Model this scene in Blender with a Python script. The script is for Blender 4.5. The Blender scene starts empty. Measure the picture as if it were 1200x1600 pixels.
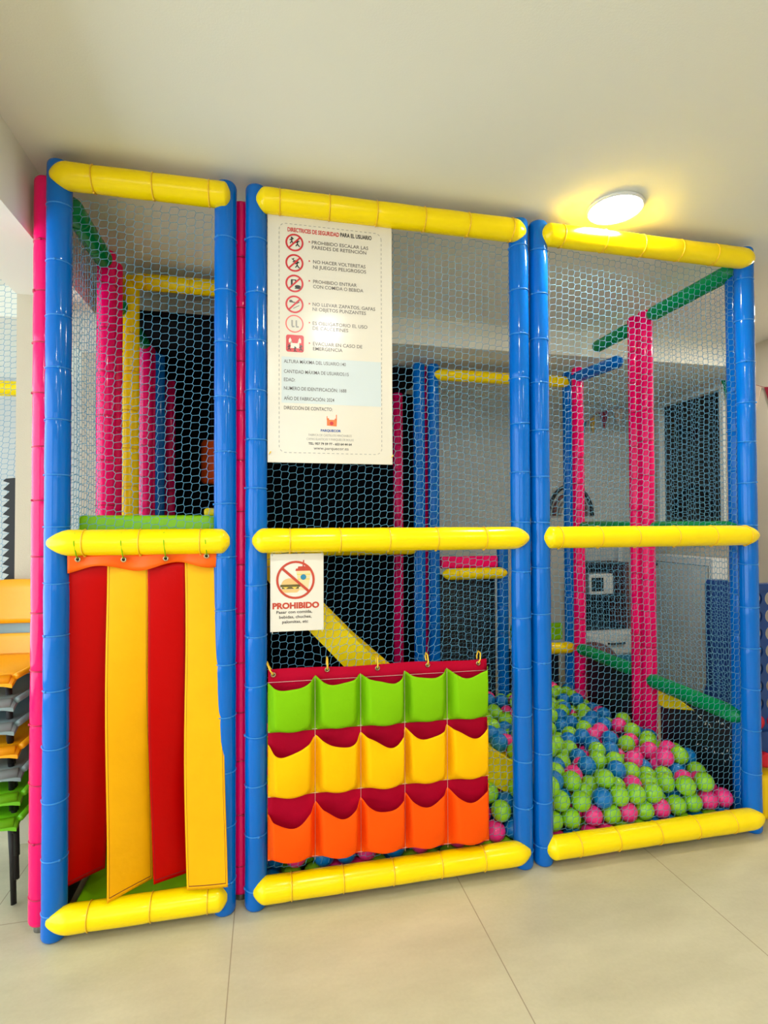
import bpy, math, random
import numpy as np
from mathutils import Vector, Matrix
PI = math.pi
random.seed(7)
S = bpy.context.scene
C = S.collection

# ---------------------------------------------------------------- camera, world, exposure
cam = bpy.data.objects.new('camera', bpy.data.cameras.new('camera'))
C.objects.link(cam)
cam.data.sensor_fit = 'VERTICAL'
cam.data.sensor_height = 32.0
cam.data.lens = 833.72 / 1600 * 32.0
cam.data.clip_start = 0.02
yaw, pitch, roll = 0.2145188, 0.0182190, -0.0038219
f = Vector((math.sin(yaw) * math.cos(pitch), math.cos(yaw) * math.cos(pitch), math.sin(pitch)))
r0 = Vector((math.cos(yaw), -math.sin(yaw), 0)); u0 = r0.cross(f)
rr = r0 * math.cos(roll) + u0 * math.sin(roll); uu = -r0 * math.sin(roll) + u0 * math.cos(roll)
cam.matrix_world = Matrix(((rr.x, uu.x, -f.x, 0), (rr.y, uu.y, -f.y, -1.830284), (rr.z, uu.z, -f.z, 1.263761), (0, 0, 0, 1)))
S.camera = cam
S.view_settings.view_transform = 'Standard'
S.view_settings.look = 'None'
S.view_settings.exposure = 1.0
S.view_settings.gamma = 1.0
S.view_settings.use_curve_mapping = False
w = bpy.data.worlds.new('world'); S.world = w; w.use_nodes = True
w.node_tree.nodes['Background'].inputs[0].default_value = (.75, .85, 1, 1)
w.node_tree.nodes['Background'].inputs[1].default_value = .12
LAMP = 95.0
LAMP_SPOTS = [(1.25, -.112), (.33, -1.34), (-.5, -2.7), (1.9, -2.7), (.7, -4.0), (2.78, .32)]
LAMP_LABELS = ['glowing round ceiling downlight right above the yellow top beam', 'round ceiling downlight shining just in front of the play frame',
               'round ceiling downlight behind the viewer on the left', 'round ceiling downlight behind the viewer on the right',
               'round ceiling downlight at the far back of the room behind the viewer', 'round ceiling downlight beyond the right end of the frame']

# ---------------------------------------------------------------- materials
def lin(c): return tuple(((v / 255) / 12.92 if v / 255 <= .04045 else ((v / 255 + .055) / 1.055) ** 2.4) for v in c) + (1,)
def mat(name, rgb, rough=.5, bump=0, scale=60, spec=.5, metal=0, emit=0, var=0, vscale=8, coat=0, sheen=0):
    m = bpy.data.materials.new(name); m.use_nodes = True
    nt = m.node_tree; b = nt.nodes['Principled BSDF']
    b.inputs['Base Color'].default_value = lin(rgb)
    b.inputs['Roughness'].default_value = rough
    b.inputs['Specular IOR Level'].default_value = spec
    b.inputs['Metallic'].default_value = metal
    b.inputs['Coat Weight'].default_value = coat
    b.inputs['Coat Roughness'].default_value = .08
    if emit:
        b.inputs['Emission Color'].default_value = lin(rgb); b.inputs['Emission Strength'].default_value = emit
    tc = nt.nodes.new('ShaderNodeTexCoord')
    if bump:
        n = nt.nodes.new('ShaderNodeTexNoise'); n.inputs['Scale'].default_value = scale; n.inputs['Detail'].default_value = 3
        nt.links.new(tc.outputs['Object'], n.inputs['Vector'])
        bp = nt.nodes.new('ShaderNodeBump'); bp.inputs['Strength'].default_value = bump; bp.inputs['Distance'].default_value = .01
        nt.links.new(n.outputs['Fac'], bp.inputs['Height']); nt.links.new(bp.outputs['Normal'], b.inputs['Normal'])
    if var:
        n = nt.nodes.new('ShaderNodeTexNoise'); n.inputs['Scale'].default_value = vscale; n.inputs['Detail'].default_value = 5
        nt.links.new(tc.outputs['Object'], n.inputs['Vector'])
        mx = nt.nodes.new('ShaderNodeMix'); mx.data_type = 'RGBA'
        mx.inputs['A'].default_value = lin([v * (1 - var) for v in rgb]); mx.inputs['B'].default_value = lin([min(255, v * (1 + var)) for v in rgb])
        nt.links.new(n.outputs['Fac'], mx.inputs['Factor']); nt.links.new(mx.outputs['Result'], b.inputs['Base Color'])
    return m
def vinyl(name, rgb, rough=.2): return mat(name, rgb, rough, bump=.05, scale=22, spec=.3)
M = {}
M['blue'] = vinyl('blue vinyl foam sleeve', (0, 102, 196), .11)
M['pink'] = vinyl('pink vinyl foam sleeve', (250, 4, 104), .12)
M['yellow'] = vinyl('yellow vinyl foam sleeve', (255, 222, 0), .22)
M['green'] = vinyl('green vinyl foam sleeve', (0, 140, 78), .25)
M['blue_tie'] = mat('blue cable tie', (35, 130, 210), .35)
M['pink_tie'] = mat('dark pink cable tie', (190, 0, 70), .35)
M['yellow_tie'] = mat('ochre cable tie', (238, 188, 20), .35)
M['green_tie'] = mat('green cable tie', (20, 150, 90), .35)
M['lime'] = vinyl('lime green vinyl', (132, 196, 8), .3)
M['navy'] = mat('black vinyl padding', (12, 20, 30), .45)
M['black'] = mat('matt black', (10, 11, 15), .9, spec=.1)
M['slide'] = vinyl('yellow slide vinyl', (252, 222, 10), .3)
M['net'] = mat('pale blue net twine', (88, 146, 178), .6)
M['steel'] = mat('galvanised steel tube', (150, 150, 150), .35, metal=1)
M['brass'] = mat('brass grommet', (190, 170, 130), .3, metal=1)
M['hole'] = mat('dark eyelet hole', (15, 12, 12), .8)
M['gold_tie'] = mat('yellow cord', (250, 200, 50), .5)
M['red_pvc'] = mat('red pvc canvas', (190, 0, 0), .38, spec=.1, bump=.12, scale=30)
M['yel_pvc'] = mat('yellow pvc canvas', (250, 178, 0), .5, spec=.2, bump=.12, scale=30, var=.03, vscale=14)
M['ora_pvc'] = mat('orange pvc canvas', (255, 100, 4), .4, spec=.25, bump=.12, scale=30)
M['stitch'] = mat('dark seam thread', (120, 62, 10), .8)
M['rstitch'] = mat('dark red seam thread', (120, 0, 10), .8)
M['f_red'] = mat('crimson nylon fabric', (178, 2, 42), .75, bump=.1, scale=90, spec=.1)
M['f_lime'] = mat('lime nylon fabric', (124, 186, 6), .75, bump=.1, scale=90, spec=.1)
M['f_yel'] = mat('yellow nylon fabric', (250, 186, 0), .75, bump=.1, scale=90, spec=.1)
M['f_ora'] = mat('orange nylon fabric', (250, 84, 2), .75, bump=.1, scale=90, spec=.1)
M['thread'] = mat('white seam thread', (235, 200, 190), .8)
M['board'] = mat('glossy white sign board', (226, 218, 202), .22, spec=.5)
M['board2'] = mat('white foam board', (232, 224, 210), .4)
M['ink'] = mat('black print', (38, 34, 36), .3)
M['ink2'] = mat('dark grey print', (82, 74, 72), .3)
M['ink3'] = mat('grey print', (150, 146, 140), .3)
M['redink'] = mat('red print', (205, 40, 50), .3)
M['pinkink'] = mat('pale red print', (232, 96, 92), .3)
M['blueink'] = mat('blue print', (40, 80, 150), .3)
M['panelink'] = mat('pale blue print', (206, 214, 214), .2)
M['oraink'] = mat('orange print', (240, 120, 60), .3)
M['brick'] = mat('brick red print', (196, 66, 42), .4)
M['bun'] = mat('bun print', (232, 188, 122), .4)
M['cheese'] = mat('cheese print', (245, 205, 80), .4)
M['patty'] = mat('patty print', (96, 84, 30), .4)
M['cup'] = mat('cup print', (240, 212, 160), .4)
M['teal'] = mat('teal', (40, 130, 165), .4)
M['wall'] = mat('beige painted plaster', (206, 196, 174), .85, bump=.08, scale=180, spec=.2)
M['wallgrey'] = mat('light grey painted plaster', (196, 196, 190), .85, bump=.08, scale=180, spec=.2)
M['ceil'] = mat('cream painted ceiling', (236, 234, 222), .9, bump=.05, scale=200, spec=.15)
M['white'] = mat('white lacquer', (225, 225, 220), .35)
M['grey'] = mat('grey laminate', (214, 216, 208), .35)
M['darkglass'] = mat('dark window glass', (14, 24, 32), .08)
M['frame'] = mat('white window frame', (220, 220, 215), .4)
M['daylight'] = mat('daylit window pane', (214, 228, 240), .3, emit=2.3)
M['front_fill'] = mat('added front fill glow', (214, 226, 238), .3, emit=1.1)  # for the glowing panel added behind the viewpoint
M['chair_o'] = mat('orange moulded plastic', (250, 172, 10), .35, bump=.05)
M['chair_g'] = mat('grey blue moulded plastic', (128, 150, 152), .35, bump=.05)
M['chair_l'] = mat('green moulded plastic', (105, 190, 20), .35, bump=.05)
M['darkplastic'] = mat('black plastic', (14, 12, 12), .55)
M['brown'] = mat('brown vinyl', (112, 60, 52), .5)
M['maroon'] = mat('maroon felt', (150, 30, 50), .9)
M['cream'] = mat('cream felt', (228, 205, 180), .9)
M['mustard'] = mat('mustard felt', (205, 165, 50), .9)
M['c4blue'] = vinyl('blue game plastic', (20, 62, 130), .3)
M['c4red'] = vinyl('red game plastic', (205, 15, 45), .3)
M['c4yel'] = vinyl('yellow game plastic', (250, 205, 10), .3)
M['ballG'] = mat('lime green ball plastic', (146, 208, 34), .33)
M['ballB'] = mat('blue ball plastic', (0, 118, 192), .33)
M['ballP'] = mat('pink ball plastic', (246, 52, 136), .33)
M['lens'] = mat('lamp diffuser', (255, 250, 240), .4, emit=LAMP)
M['orangevinyl'] = vinyl('orange vinyl', (225, 80, 10), .4)
# floor: large rectangular porcelain tiles
m = bpy.data.materials.new('beige porcelain tile'); m.use_nodes = True; nt = m.node_tree; b = nt.nodes['Principled BSDF']
tc = nt.nodes.new('ShaderNodeTexCoord'); sx = nt.nodes.new('ShaderNodeSeparateXYZ'); nt.links.new(tc.outputs['Object'], sx.inputs[0])
def mth(op, a, bb=None, c=None):
    n = nt.nodes.new('ShaderNodeMath'); n.operation = op
    for i, v in enumerate((a, bb, c)):
        if v is None: continue
        if isinstance(v, (int, float)): n.inputs[i].default_value = v
        else: nt.links.new(v, n.inputs[i])
    return n.outputs[0]
def joint(sock, off, pitch, wdt):
    t = mth('FRACT', mth('DIVIDE', mth('SUBTRACT', sock, off), pitch))
    d = mth('MINIMUM', t, mth('SUBTRACT', 1.0, t))
    return mth('LESS_THAN', d, wdt / pitch / 2)
g = mth('MAXIMUM', joint(sx.outputs[0], -.105 - 7.62, .762, .0032), joint(sx.outputs[1], .09 - 15.24, 1.524, .0032))
n1 = nt.nodes.new('ShaderNodeTexNoise'); n1.inputs['Scale'].default_value = 2.2; n1.inputs['Detail'].default_value = 7; n1.inputs['Roughness'].default_value = .62
mp = nt.nodes.new('ShaderNodeMapping'); mp.inputs['Scale'].default_value = (1.0, 2.4, 1); mp.inputs['Rotation'].default_value = (0, 0, .6)
nt.links.new(tc.outputs['Object'], mp.inputs[0]); nt.links.new(mp.outputs[0], n1.inputs['Vector'])
n2 = nt.nodes.new('ShaderNodeTexNoise'); n2.inputs['Scale'].default_value = 90; n2.inputs['Detail'].default_value = 2
nt.links.new(tc.outputs['Object'], n2.inputs['Vector'])
cr = nt.nodes.new('ShaderNodeValToRGB'); cr.color_ramp.elements[0].position = .3; cr.color_ramp.elements[0].color = lin((176, 168, 138))
cr.color_ramp.elements[1].position = .7; cr.color_ramp.elements[1].color = lin((200, 192, 160))
nt.links.new(mth('ADD', mth('MULTIPLY', n1.outputs['Fac'], .85), mth('MULTIPLY', n2.outputs['Fac'], .15)), cr.inputs[0])
mx = nt.nodes.new('ShaderNodeMix'); mx.data_type = 'RGBA'; nt.links.new(g, mx.inputs['Factor']); nt.links.new(cr.outputs[0], mx.inputs['A'])
mx.inputs['B'].default_value = lin((150, 136, 110)); nt.links.new(mx.outputs['Result'], b.inputs['Base Color'])
b.inputs['Roughness'].default_value = .38; b.inputs['Specular IOR Level'].default_value = .4
M['floor'] = m

# ---------------------------------------------------------------- mesh helpers
def wloc(o):
    v = Vector((0, 0, 0))
    while o is not None: v += o.location; o = o.parent
    return v
class MB:
    def __init__(s): s.v = []; s.f = []; s.mi = []; s.cur = 0; s.flat = []
    def face(s, idx, flat=False): s.f.append(tuple(idx)); s.mi.append(s.cur); s.flat.append(flat)
    def box(s, lo, hi):
        n = len(s.v); x0, y0, z0 = lo; x1, y1, z1 = hi
        s.v += [(x0, y0, z0), (x1, y0, z0), (x1, y1, z0), (x0, y1, z0), (x0, y0, z1), (x1, y0, z1), (x1, y1, z1), (x0, y1, z1)]
        for q in ((0, 3, 2, 1), (4, 5, 6, 7), (0, 1, 5, 4), (1, 2, 6, 5), (2, 3, 7, 6), (3, 0, 4, 7)): s.face([n + k for k in q], True)
        return s
    def rbox(s, lo, hi, r=.01):
        """box with chamfered rounded edges"""
        lo = np.array(lo, float); hi = np.array(hi, float); n0 = len(s.v); c = (lo + hi) / 2; h = (hi - lo) / 2; r = min(r, *(h * .95))
        N = 4; idx = {}
        def vert(p):
            k = tuple(np.round(p, 6))
            if k not in idx: idx[k] = len(s.v); s.v.append(tuple(p))
            return idx[k]
        ts = [-1, -.86, -.5, 0, .5, .86, 1]
        par = [-1.0, -.5, 0.0, 0.0, .5, 1.0]
        us = [(-1, a) for a in (1, .66, .33, 0)] + [(1, a) for a in (0, .33, .66, 1)]
        for ax in range(3):
            for sg in (-1, 1):
                a1, a2 = (ax + 1) % 3, (ax + 2) % 3
                grid = []
                for s1, t1 in us:
                    row = []
                    for s2, t2 in us:
                        d = np.zeros(3); d[ax] = sg; d[a1] = s1 * t1; d[a2] = s2 * t2
                        base = np.zeros(3); base[ax] = sg * (h[ax] - r); base[a1] = s1 * (h[a1] - r); base[a2] = s2 * (h[a2] - r)
                        d = d / np.linalg.norm(d); row.append(vert(c + base + d * r))
                    grid.append(row)
                for i in range(len(us) - 1):
                    for j in range(len(us) - 1):
                        q = [grid[i][j], grid[i + 1][j], grid[i + 1][j + 1], grid[i][j + 1]]
                        if sg < 0: q = q[::-1]
                        if len(set(q)) >= 3: s.face(list(dict.fromkeys(q)))
        return s
    def sweep(s, pts, radii, n=12, caps=True, closed=False):
        pts = [Vector(p) for p in pts]; m_ = len(pts)
        if not hasattr(radii, '__len__'): radii = [radii] * m_
        n0 = len(s.v); up = None
        for i, p in enumerate(pts):
            if closed: t = (pts[(i + 1) % m_] - pts[i - 1]).normalized()
            else: t = (pts[min(i + 1, m_ - 1)] - pts[max(i - 1, 0)]).normalized()
            if up is None:
                a = Vector((0, 0, 1)) if abs(t.z) < .9 else Vector((1, 0, 0)); up = (a - t * a.dot(t)).normalized()
            else: up = (up - t * up.dot(t)).normalized()
            sd = t.cross(up)
            for k in range(n):
                a = 2 * PI * k / n; s.v.append(tuple(p + (up * math.cos(a) + sd * math.sin(a)) * radii[i]))
        for i in range(m_ if closed else m_ - 1):
            j = (i + 1) % m_
            for k in range(n):
                k2 = (k + 1) % n; s.face((n0 + i * n + k, n0 + i * n + k2, n0 + j * n + k2, n0 + j * n + k))
        if caps and not closed:
            s.face([n0 + k for k in range(n)][::-1]); s.face([n0 + (m_ - 1) * n + k for k in range(n)])
        return s
    def lathe(s, prof, A, B, n=20):
        """prof: list of (distance along AB, radius)"""
        A = Vector(A); B = Vector(B); d = (B - A).normalized()
        return s.sweep([A + d * t for t, _ in prof], [r for _, r in prof], n)
    def grid(s, P, thick=None, mats=None):
        """P[i][j] points; optional thickness vector turns it into a closed slab"""
        ni, nj = len(P), len(P[0]); n0 = len(s.v)
        for row in P:
            for p in row: s.v.append(tuple(p))
        for i in range(ni - 1):
            for j in range(nj - 1):
                s.cur = mats(i, j) if mats else s.cur
                s.face((n0 + i * nj + j, n0 + i * nj + j + 1, n0 + (i + 1) * nj + j + 1, n0 + (i + 1) * nj + j))
        if thick is not None:
            n1 = len(s.v)
            for row in P:
                for p in row: s.v.append((p[0] + thick[0], p[1] + thick[1], p[2] + thick[2]))
            for i in range(ni - 1):
                for j in range(nj - 1):
                    s.cur = mats(i, j) if mats else s.cur
                    s.face((n1 + (i + 1) * nj + j, n1 + (i + 1) * nj + j + 1, n1 + i * nj + j + 1, n1 + i * nj + j))
            s.cur = 0
            rim = [(0, j) for j in range(nj)] + [(i, nj - 1) for i in range(1, ni)] + [(ni - 1, j) for j in range(nj - 2, -1, -1)] + [(i, 0) for i in range(ni - 2, 0, -1)]
            for k in range(len(rim)):
                a = rim[k][0] * nj + rim[k][1]; bq = rim[(k + 1) % len(rim)]; b_ = bq[0] * nj + bq[1]
                s.face((n0 + b_, n0 + a, n1 + a, n1 + b_), True)
        return s
    def prism(s, pts, d):
        """pts: planar outline in 3D, extruded by vector d"""
        n = len(pts); n0 = len(s.v)
        s.v += [tuple(p) for p in pts] + [(p[0] + d[0], p[1] + d[1], p[2] + d[2]) for p in pts]
        s.face(range(n0 + n - 1, n0 - 1, -1), True); s.face(range(n0 + n, n0 + 2 * n), True)
        for k in range(n): s.face((n0 + k, n0 + (k + 1) % n, n0 + n + (k + 1) % n, n0 + n + k), True)
        return s
    def sphere(s, c, r, nu=16, nv=10, sc=(1, 1, 1)):
        n0 = len(s.v)
        for i in range(nv + 1):
            a = PI * i / nv
            for j in range(nu):
                b_ = 2 * PI * j / nu; s.v.append((c[0] + r * sc[0] * math.sin(a) * math.cos(b_), c[1] + r * sc[1] * math.sin(a) * math.sin(b_), c[2] + r * sc[2] * math.cos(a)))
        for i in range(nv):
            for j in range(nu):
                j2 = (j + 1) % nu; s.face((n0 + i * nu + j, n0 + (i + 1) * nu + j, n0 + (i + 1) * nu + j2, n0 + i * nu + j2))
        return s
    def build(s, name, mats, parent=None, smooth=True):
        me = bpy.data.meshes.new(name)
        off = wloc(parent) if parent is not None else Vector((0, 0, 0))
        me.from_pydata([(x - off.x, y - off.y, z - off.z) for x, y, z in s.v], [], s.f)
        for mm in (mats if isinstance(mats, (list, tuple)) else [mats]): me.materials.append(mm)
        me.polygons.foreach_set('material_index', s.mi)
        me.polygons.foreach_set('use_smooth', [smooth and not fl for fl in s.flat])
        me.update()
        o = bpy.data.objects.new(name, me); C.objects.link(o)
        if parent is not None: o.parent = parent
        return o
def tag(o, label=None, cat=None, group=None, kind=None):
    if label: o['label'] = label
    if cat: o['category'] = cat
    if group: o['group'] = group
    if kind: o['kind'] = kind
    return o
def thing(name, label, cat, loc, group=None):
    o = bpy.data.objects.new(name, None); o.empty_display_size = .05; C.objects.link(o); o.location = loc
    return tag(o, label, cat, group)
def struct(name, mb, m_, smooth=False):
    return tag(mb.build(name, m_, None, smooth), kind='structure')
def inst(name, me, parent, loc, rot=None):
    o = bpy.data.objects.new(name, me); C.objects.link(o)
    if parent is not None: o.parent = parent; o.location = Vector(loc) - wloc(parent)
    else: o.location = loc
    if rot is not None: o.rotation_euler = rot
    return o

# ---------------------------------------------------------------- room
struct('floor', MB().box((-3.2, -5.0, -.1), (3.32, 3.1, 0)), M['floor'])
struct('ceiling', MB().box((-3.2, -5.0, 2.42), (3.32, 1.08, 2.56)), M['ceil'])
struct('ceiling_back', MB().box((-3.2, 1.08, 2.27), (3.32, 3.1, 2.56)), M['ceil'])
bk = MB().box((-3.2, 2.3, 0), (3.12, 2.42, 2.27)); struct('wall_back', bk, M['wallgrey'])
rw = MB()                                   # right wall with an internal window opening Y 1.30..1.93, Z 1.23..2.2
rw.box((3.12, -5, 0), (3.24, 1.30, 2.42)); rw.box((3.12, 1.93, 0), (3.24, 2.42, 2.27))
rw.box((3.12, 1.30, 0), (3.24, 1.93, 1.23)); rw.box((3.12, 1.30, 2.2), (3.24, 1.93, 2.27))
struct('wall_right', rw, M['wall'])
wn = thing('window_2', None, None, (3.14, 1.6, 1.23)); tag(wn, kind='structure')
fr = MB()
for a, b_ in (((3.10, 1.29, 1.21), (3.15, 1.94, 1.245)), ((3.10, 1.29, 2.185), (3.15, 1.94, 2.215)), ((3.10, 1.29, 1.24), (3.15, 1.32, 2.19)), ((3.10, 1.91, 1.24), (3.15, 1.94, 2.19))): fr.box(a, b_)
fr.build('window_frame', M['grey'], wn); MB().box((3.15, 1.31, 1.24), (3.16, 1.92, 2.19)).build('glass_pane', M['darkglass'], wn)
wf = MB().box((-3.2, -5.12, 0), (3.32, -5.0, .9)).box((-3.2, -5.12, 2.2), (3.32, -5.0, 2.42)).box((-3.2, -5.12, .9), (-2.3, -5.0, 2.2)).box((.8, -5.12, .9), (3.32, -5.0, 2.2))
struct('wall_front', wf, M['wall'])
wn = thing('fill_panel', None, None, (-.7, -5.05, .9)); tag(wn, kind='structure')
MB().box((-2.3, -5.10, .9), (.8, -5.08, 2.2)).build('glass_pane', M['front_fill'], wn)  # added glowing panel, unseen, lights the play frame from the front
fr = MB()
for x in (-2.3, -1.28, -.25, .75): fr.box((x, -5.08, .9), (x + .05, -5.0, 2.2))
fr.build('window_frame', M['frame'], wn)
# left side: header beam on two columns, lit windows in the outer wall behind
struct('trim_1', MB().box((-.98, -5.0, 2.18), (-.74, 2.3, 2.42)), M['ceil'])
struct('wall_left', MB().box((-.98, .55, 0), (-.845, .66, 2.18)).box((-.98, 1.3, 0), (-.88, 1.5, 2.18)), M['wall'])
lw = MB().box((-3.2, -5, 0), (-3.08, 2.42, .12)).box((-3.2, -5, .12), (-3.08, -4.6, 2.3))
struct('wall_outer', lw, M['wall'])
wn = thing('window_1', None, None, (-3.1, .4, .12)); tag(wn, kind='structure')
MB().box((-3.15, -4.6, .12), (-3.13, 2.3, 2.42)).build('glass_pane', M['daylight'], wn)  # pane stretched past the visible opening to add daylight
fr = MB()
for y in (-4.6, -3.6, -2.55, -1.5, -.3, .9, 2.2): fr.box((-3.13, y, .12), (-3.08, y + .06, 2.42))
fr.build('window_frame', M['frame'], wn)

# downlights
trim = MB()
prof = [(.0955, 2.42), (.1, 2.416), (.1, 2.410), (.094, 2.406), (.088, 2.409)]
for k in range(40):
    a = 2 * PI * k / 40
    for r, z in prof: trim.v.append((r * math.cos(a), r * math.sin(a), z - 2.41))
for k in range(40):
    for q in range(len(prof) - 1):
        k2 = (k + 1) % 40; trim.face((k * 5 + q, k * 5 + q + 1, k2 * 5 + q + 1, k2 * 5 + q))
lens = MB()
for k in range(40):
    a = 2 * PI * k / 40; lens.v.append((.089 * math.cos(a), .089 * math.sin(a), -.002))
for k in range(40):
    a = 2 * PI * k / 40; lens.v.append((.089 * math.cos(a), .089 * math.sin(a), .008))
lens.face(range(39, -1, -1), True)
for k in range(40): lens.face((k, (k + 1) % 40, 40 + (k + 1) % 40, 40 + k), True)
tm = lm = None
for (x, y), lb in zip(LAMP_SPOTS, LAMP_LABELS):
    t = thing('ceiling_downlight', lb, 'ceiling light', (x, y, 2.41), 'round ceiling downlights')
    if tm is None:
        tm = bpy.data.meshes.new('trim_ring'); tm.from_pydata(trim.v, [], trim.f); tm.materials.append(M['white'])
        lm = bpy.data.meshes.new('lamp_diffuser'); lm.from_pydata(lens.v, [], lens.f); lm.materials.append(M['lens'])
    inst('trim_ring', tm, t, (x, y, 2.41)); inst('lamp_diffuser', lm, t, (x, y, 2.41))

# ---------------------------------------------------------------- padded frames
def tie_mesh(name, r, m_, w_=.0022):
    mb = MB(); n = 20
    mb.sweep([(r * math.cos(2 * PI * k / n), r * math.sin(2 * PI * k / n), 0) for k in range(n)], w_, 5, closed=True)
    mb.box((r - .002, -.004, -.003), (r + .0035, .004, .003))
    me = bpy.data.meshes.new(name); me.from_pydata(mb.v, [], mb.f); me.materials.append(m_)
    me.polygons.foreach_set('use_smooth', [True] * len(me.polygons)); return me
TIES = {(c, r): tie_mesh('cable_tie', r - .0006, M[c + '_tie']) for c in ('blue', 'pink', 'yellow', 'green') for r in (.036, .041)}
def padded(name, parent, A, B, r, col, tip=(0, 0), ties=True, pitch=.171, label=None, first=None):
    """a foam sleeve from A to B, pinched where ties hold it; ends rounded, or tapered over tip[k] metres"""
    A = Vector(A); B = Vector(B); L = (B - A).length; d = (B - A) / L
    first = first if first is not None else pitch * random.uniform(.35, .75)
    tt = []; t = first
    while t < L - .06: tt.append(t); t += pitch * random.uniform(.93, 1.07)
    ts = set()
    for k in range(2):
        e = tip[k] or .016
        for q in (0, .04, .12, .25, .42, .62, .82, 1): ts.add(round(e * q if k == 0 else L - e * q, 5))
    for t in tt:
        for q in (-.022, -.01, -.004, 0, .004, .01, .022): ts.add(round(t + q, 5))
    for k in range(1, int(L / .08)): ts.add(round(k * .08, 5))
    prof = []
    for t in sorted(ts):
        if t < 0 or t > L: continue
        rad = r
        for k, dd in ((0, t), (1, L - t)):
            e = tip[k] or .016
            if dd < e:
                q = dd / e
                rad = min(rad, r * ((.22 + .78 * math.sin(q * PI / 2) ** .8) if tip[k] else (.72 + .28 * math.sqrt(max(0, 1 - (1 - q) ** 2)))))
        for t0 in tt:
            dq = abs(t - t0)
            if dq < .022: rad -= .0016 * (1 - dq / .022) ** 2
        prof.append((t, rad + r * .012 * math.sin(t * 31 + A.x * 9)))
    o = MB().lathe(prof, A, B, 24).build(name, M[col], parent)
    if label: o['label'] = label
    if ties:
        rk = .036 if r < .039 else .041
        q = Vector((0, 0, 1)).rotation_difference(d).to_euler()
        for t in tt:
            e = inst('cable_tie', TIES[(col, rk)], o, A + d * t, q)
            if abs(d.z) > .9: e.rotation_euler = (random.uniform(-.05, .05), random.uniform(-.05, .05), random.uniform(2.2, 5.5))
    return o
H = 2.39
def post(parent, x, y, col='blue', z1=H, ties=True, z0=0.0, **k):
    lift = .022 if col == 'pink' and z0 == 0 else 0
    o = padded('post', parent, (x, y, z0 + lift), (x, y, z1), .036, col, ties=ties, **k)
    if lift: MB().lathe([(0, .021), (.001, .0215), (.06, .0215)], (x, y, 0), (x, y, .06), 16).build('tube_foot', M['steel'], o)
    return o

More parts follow.
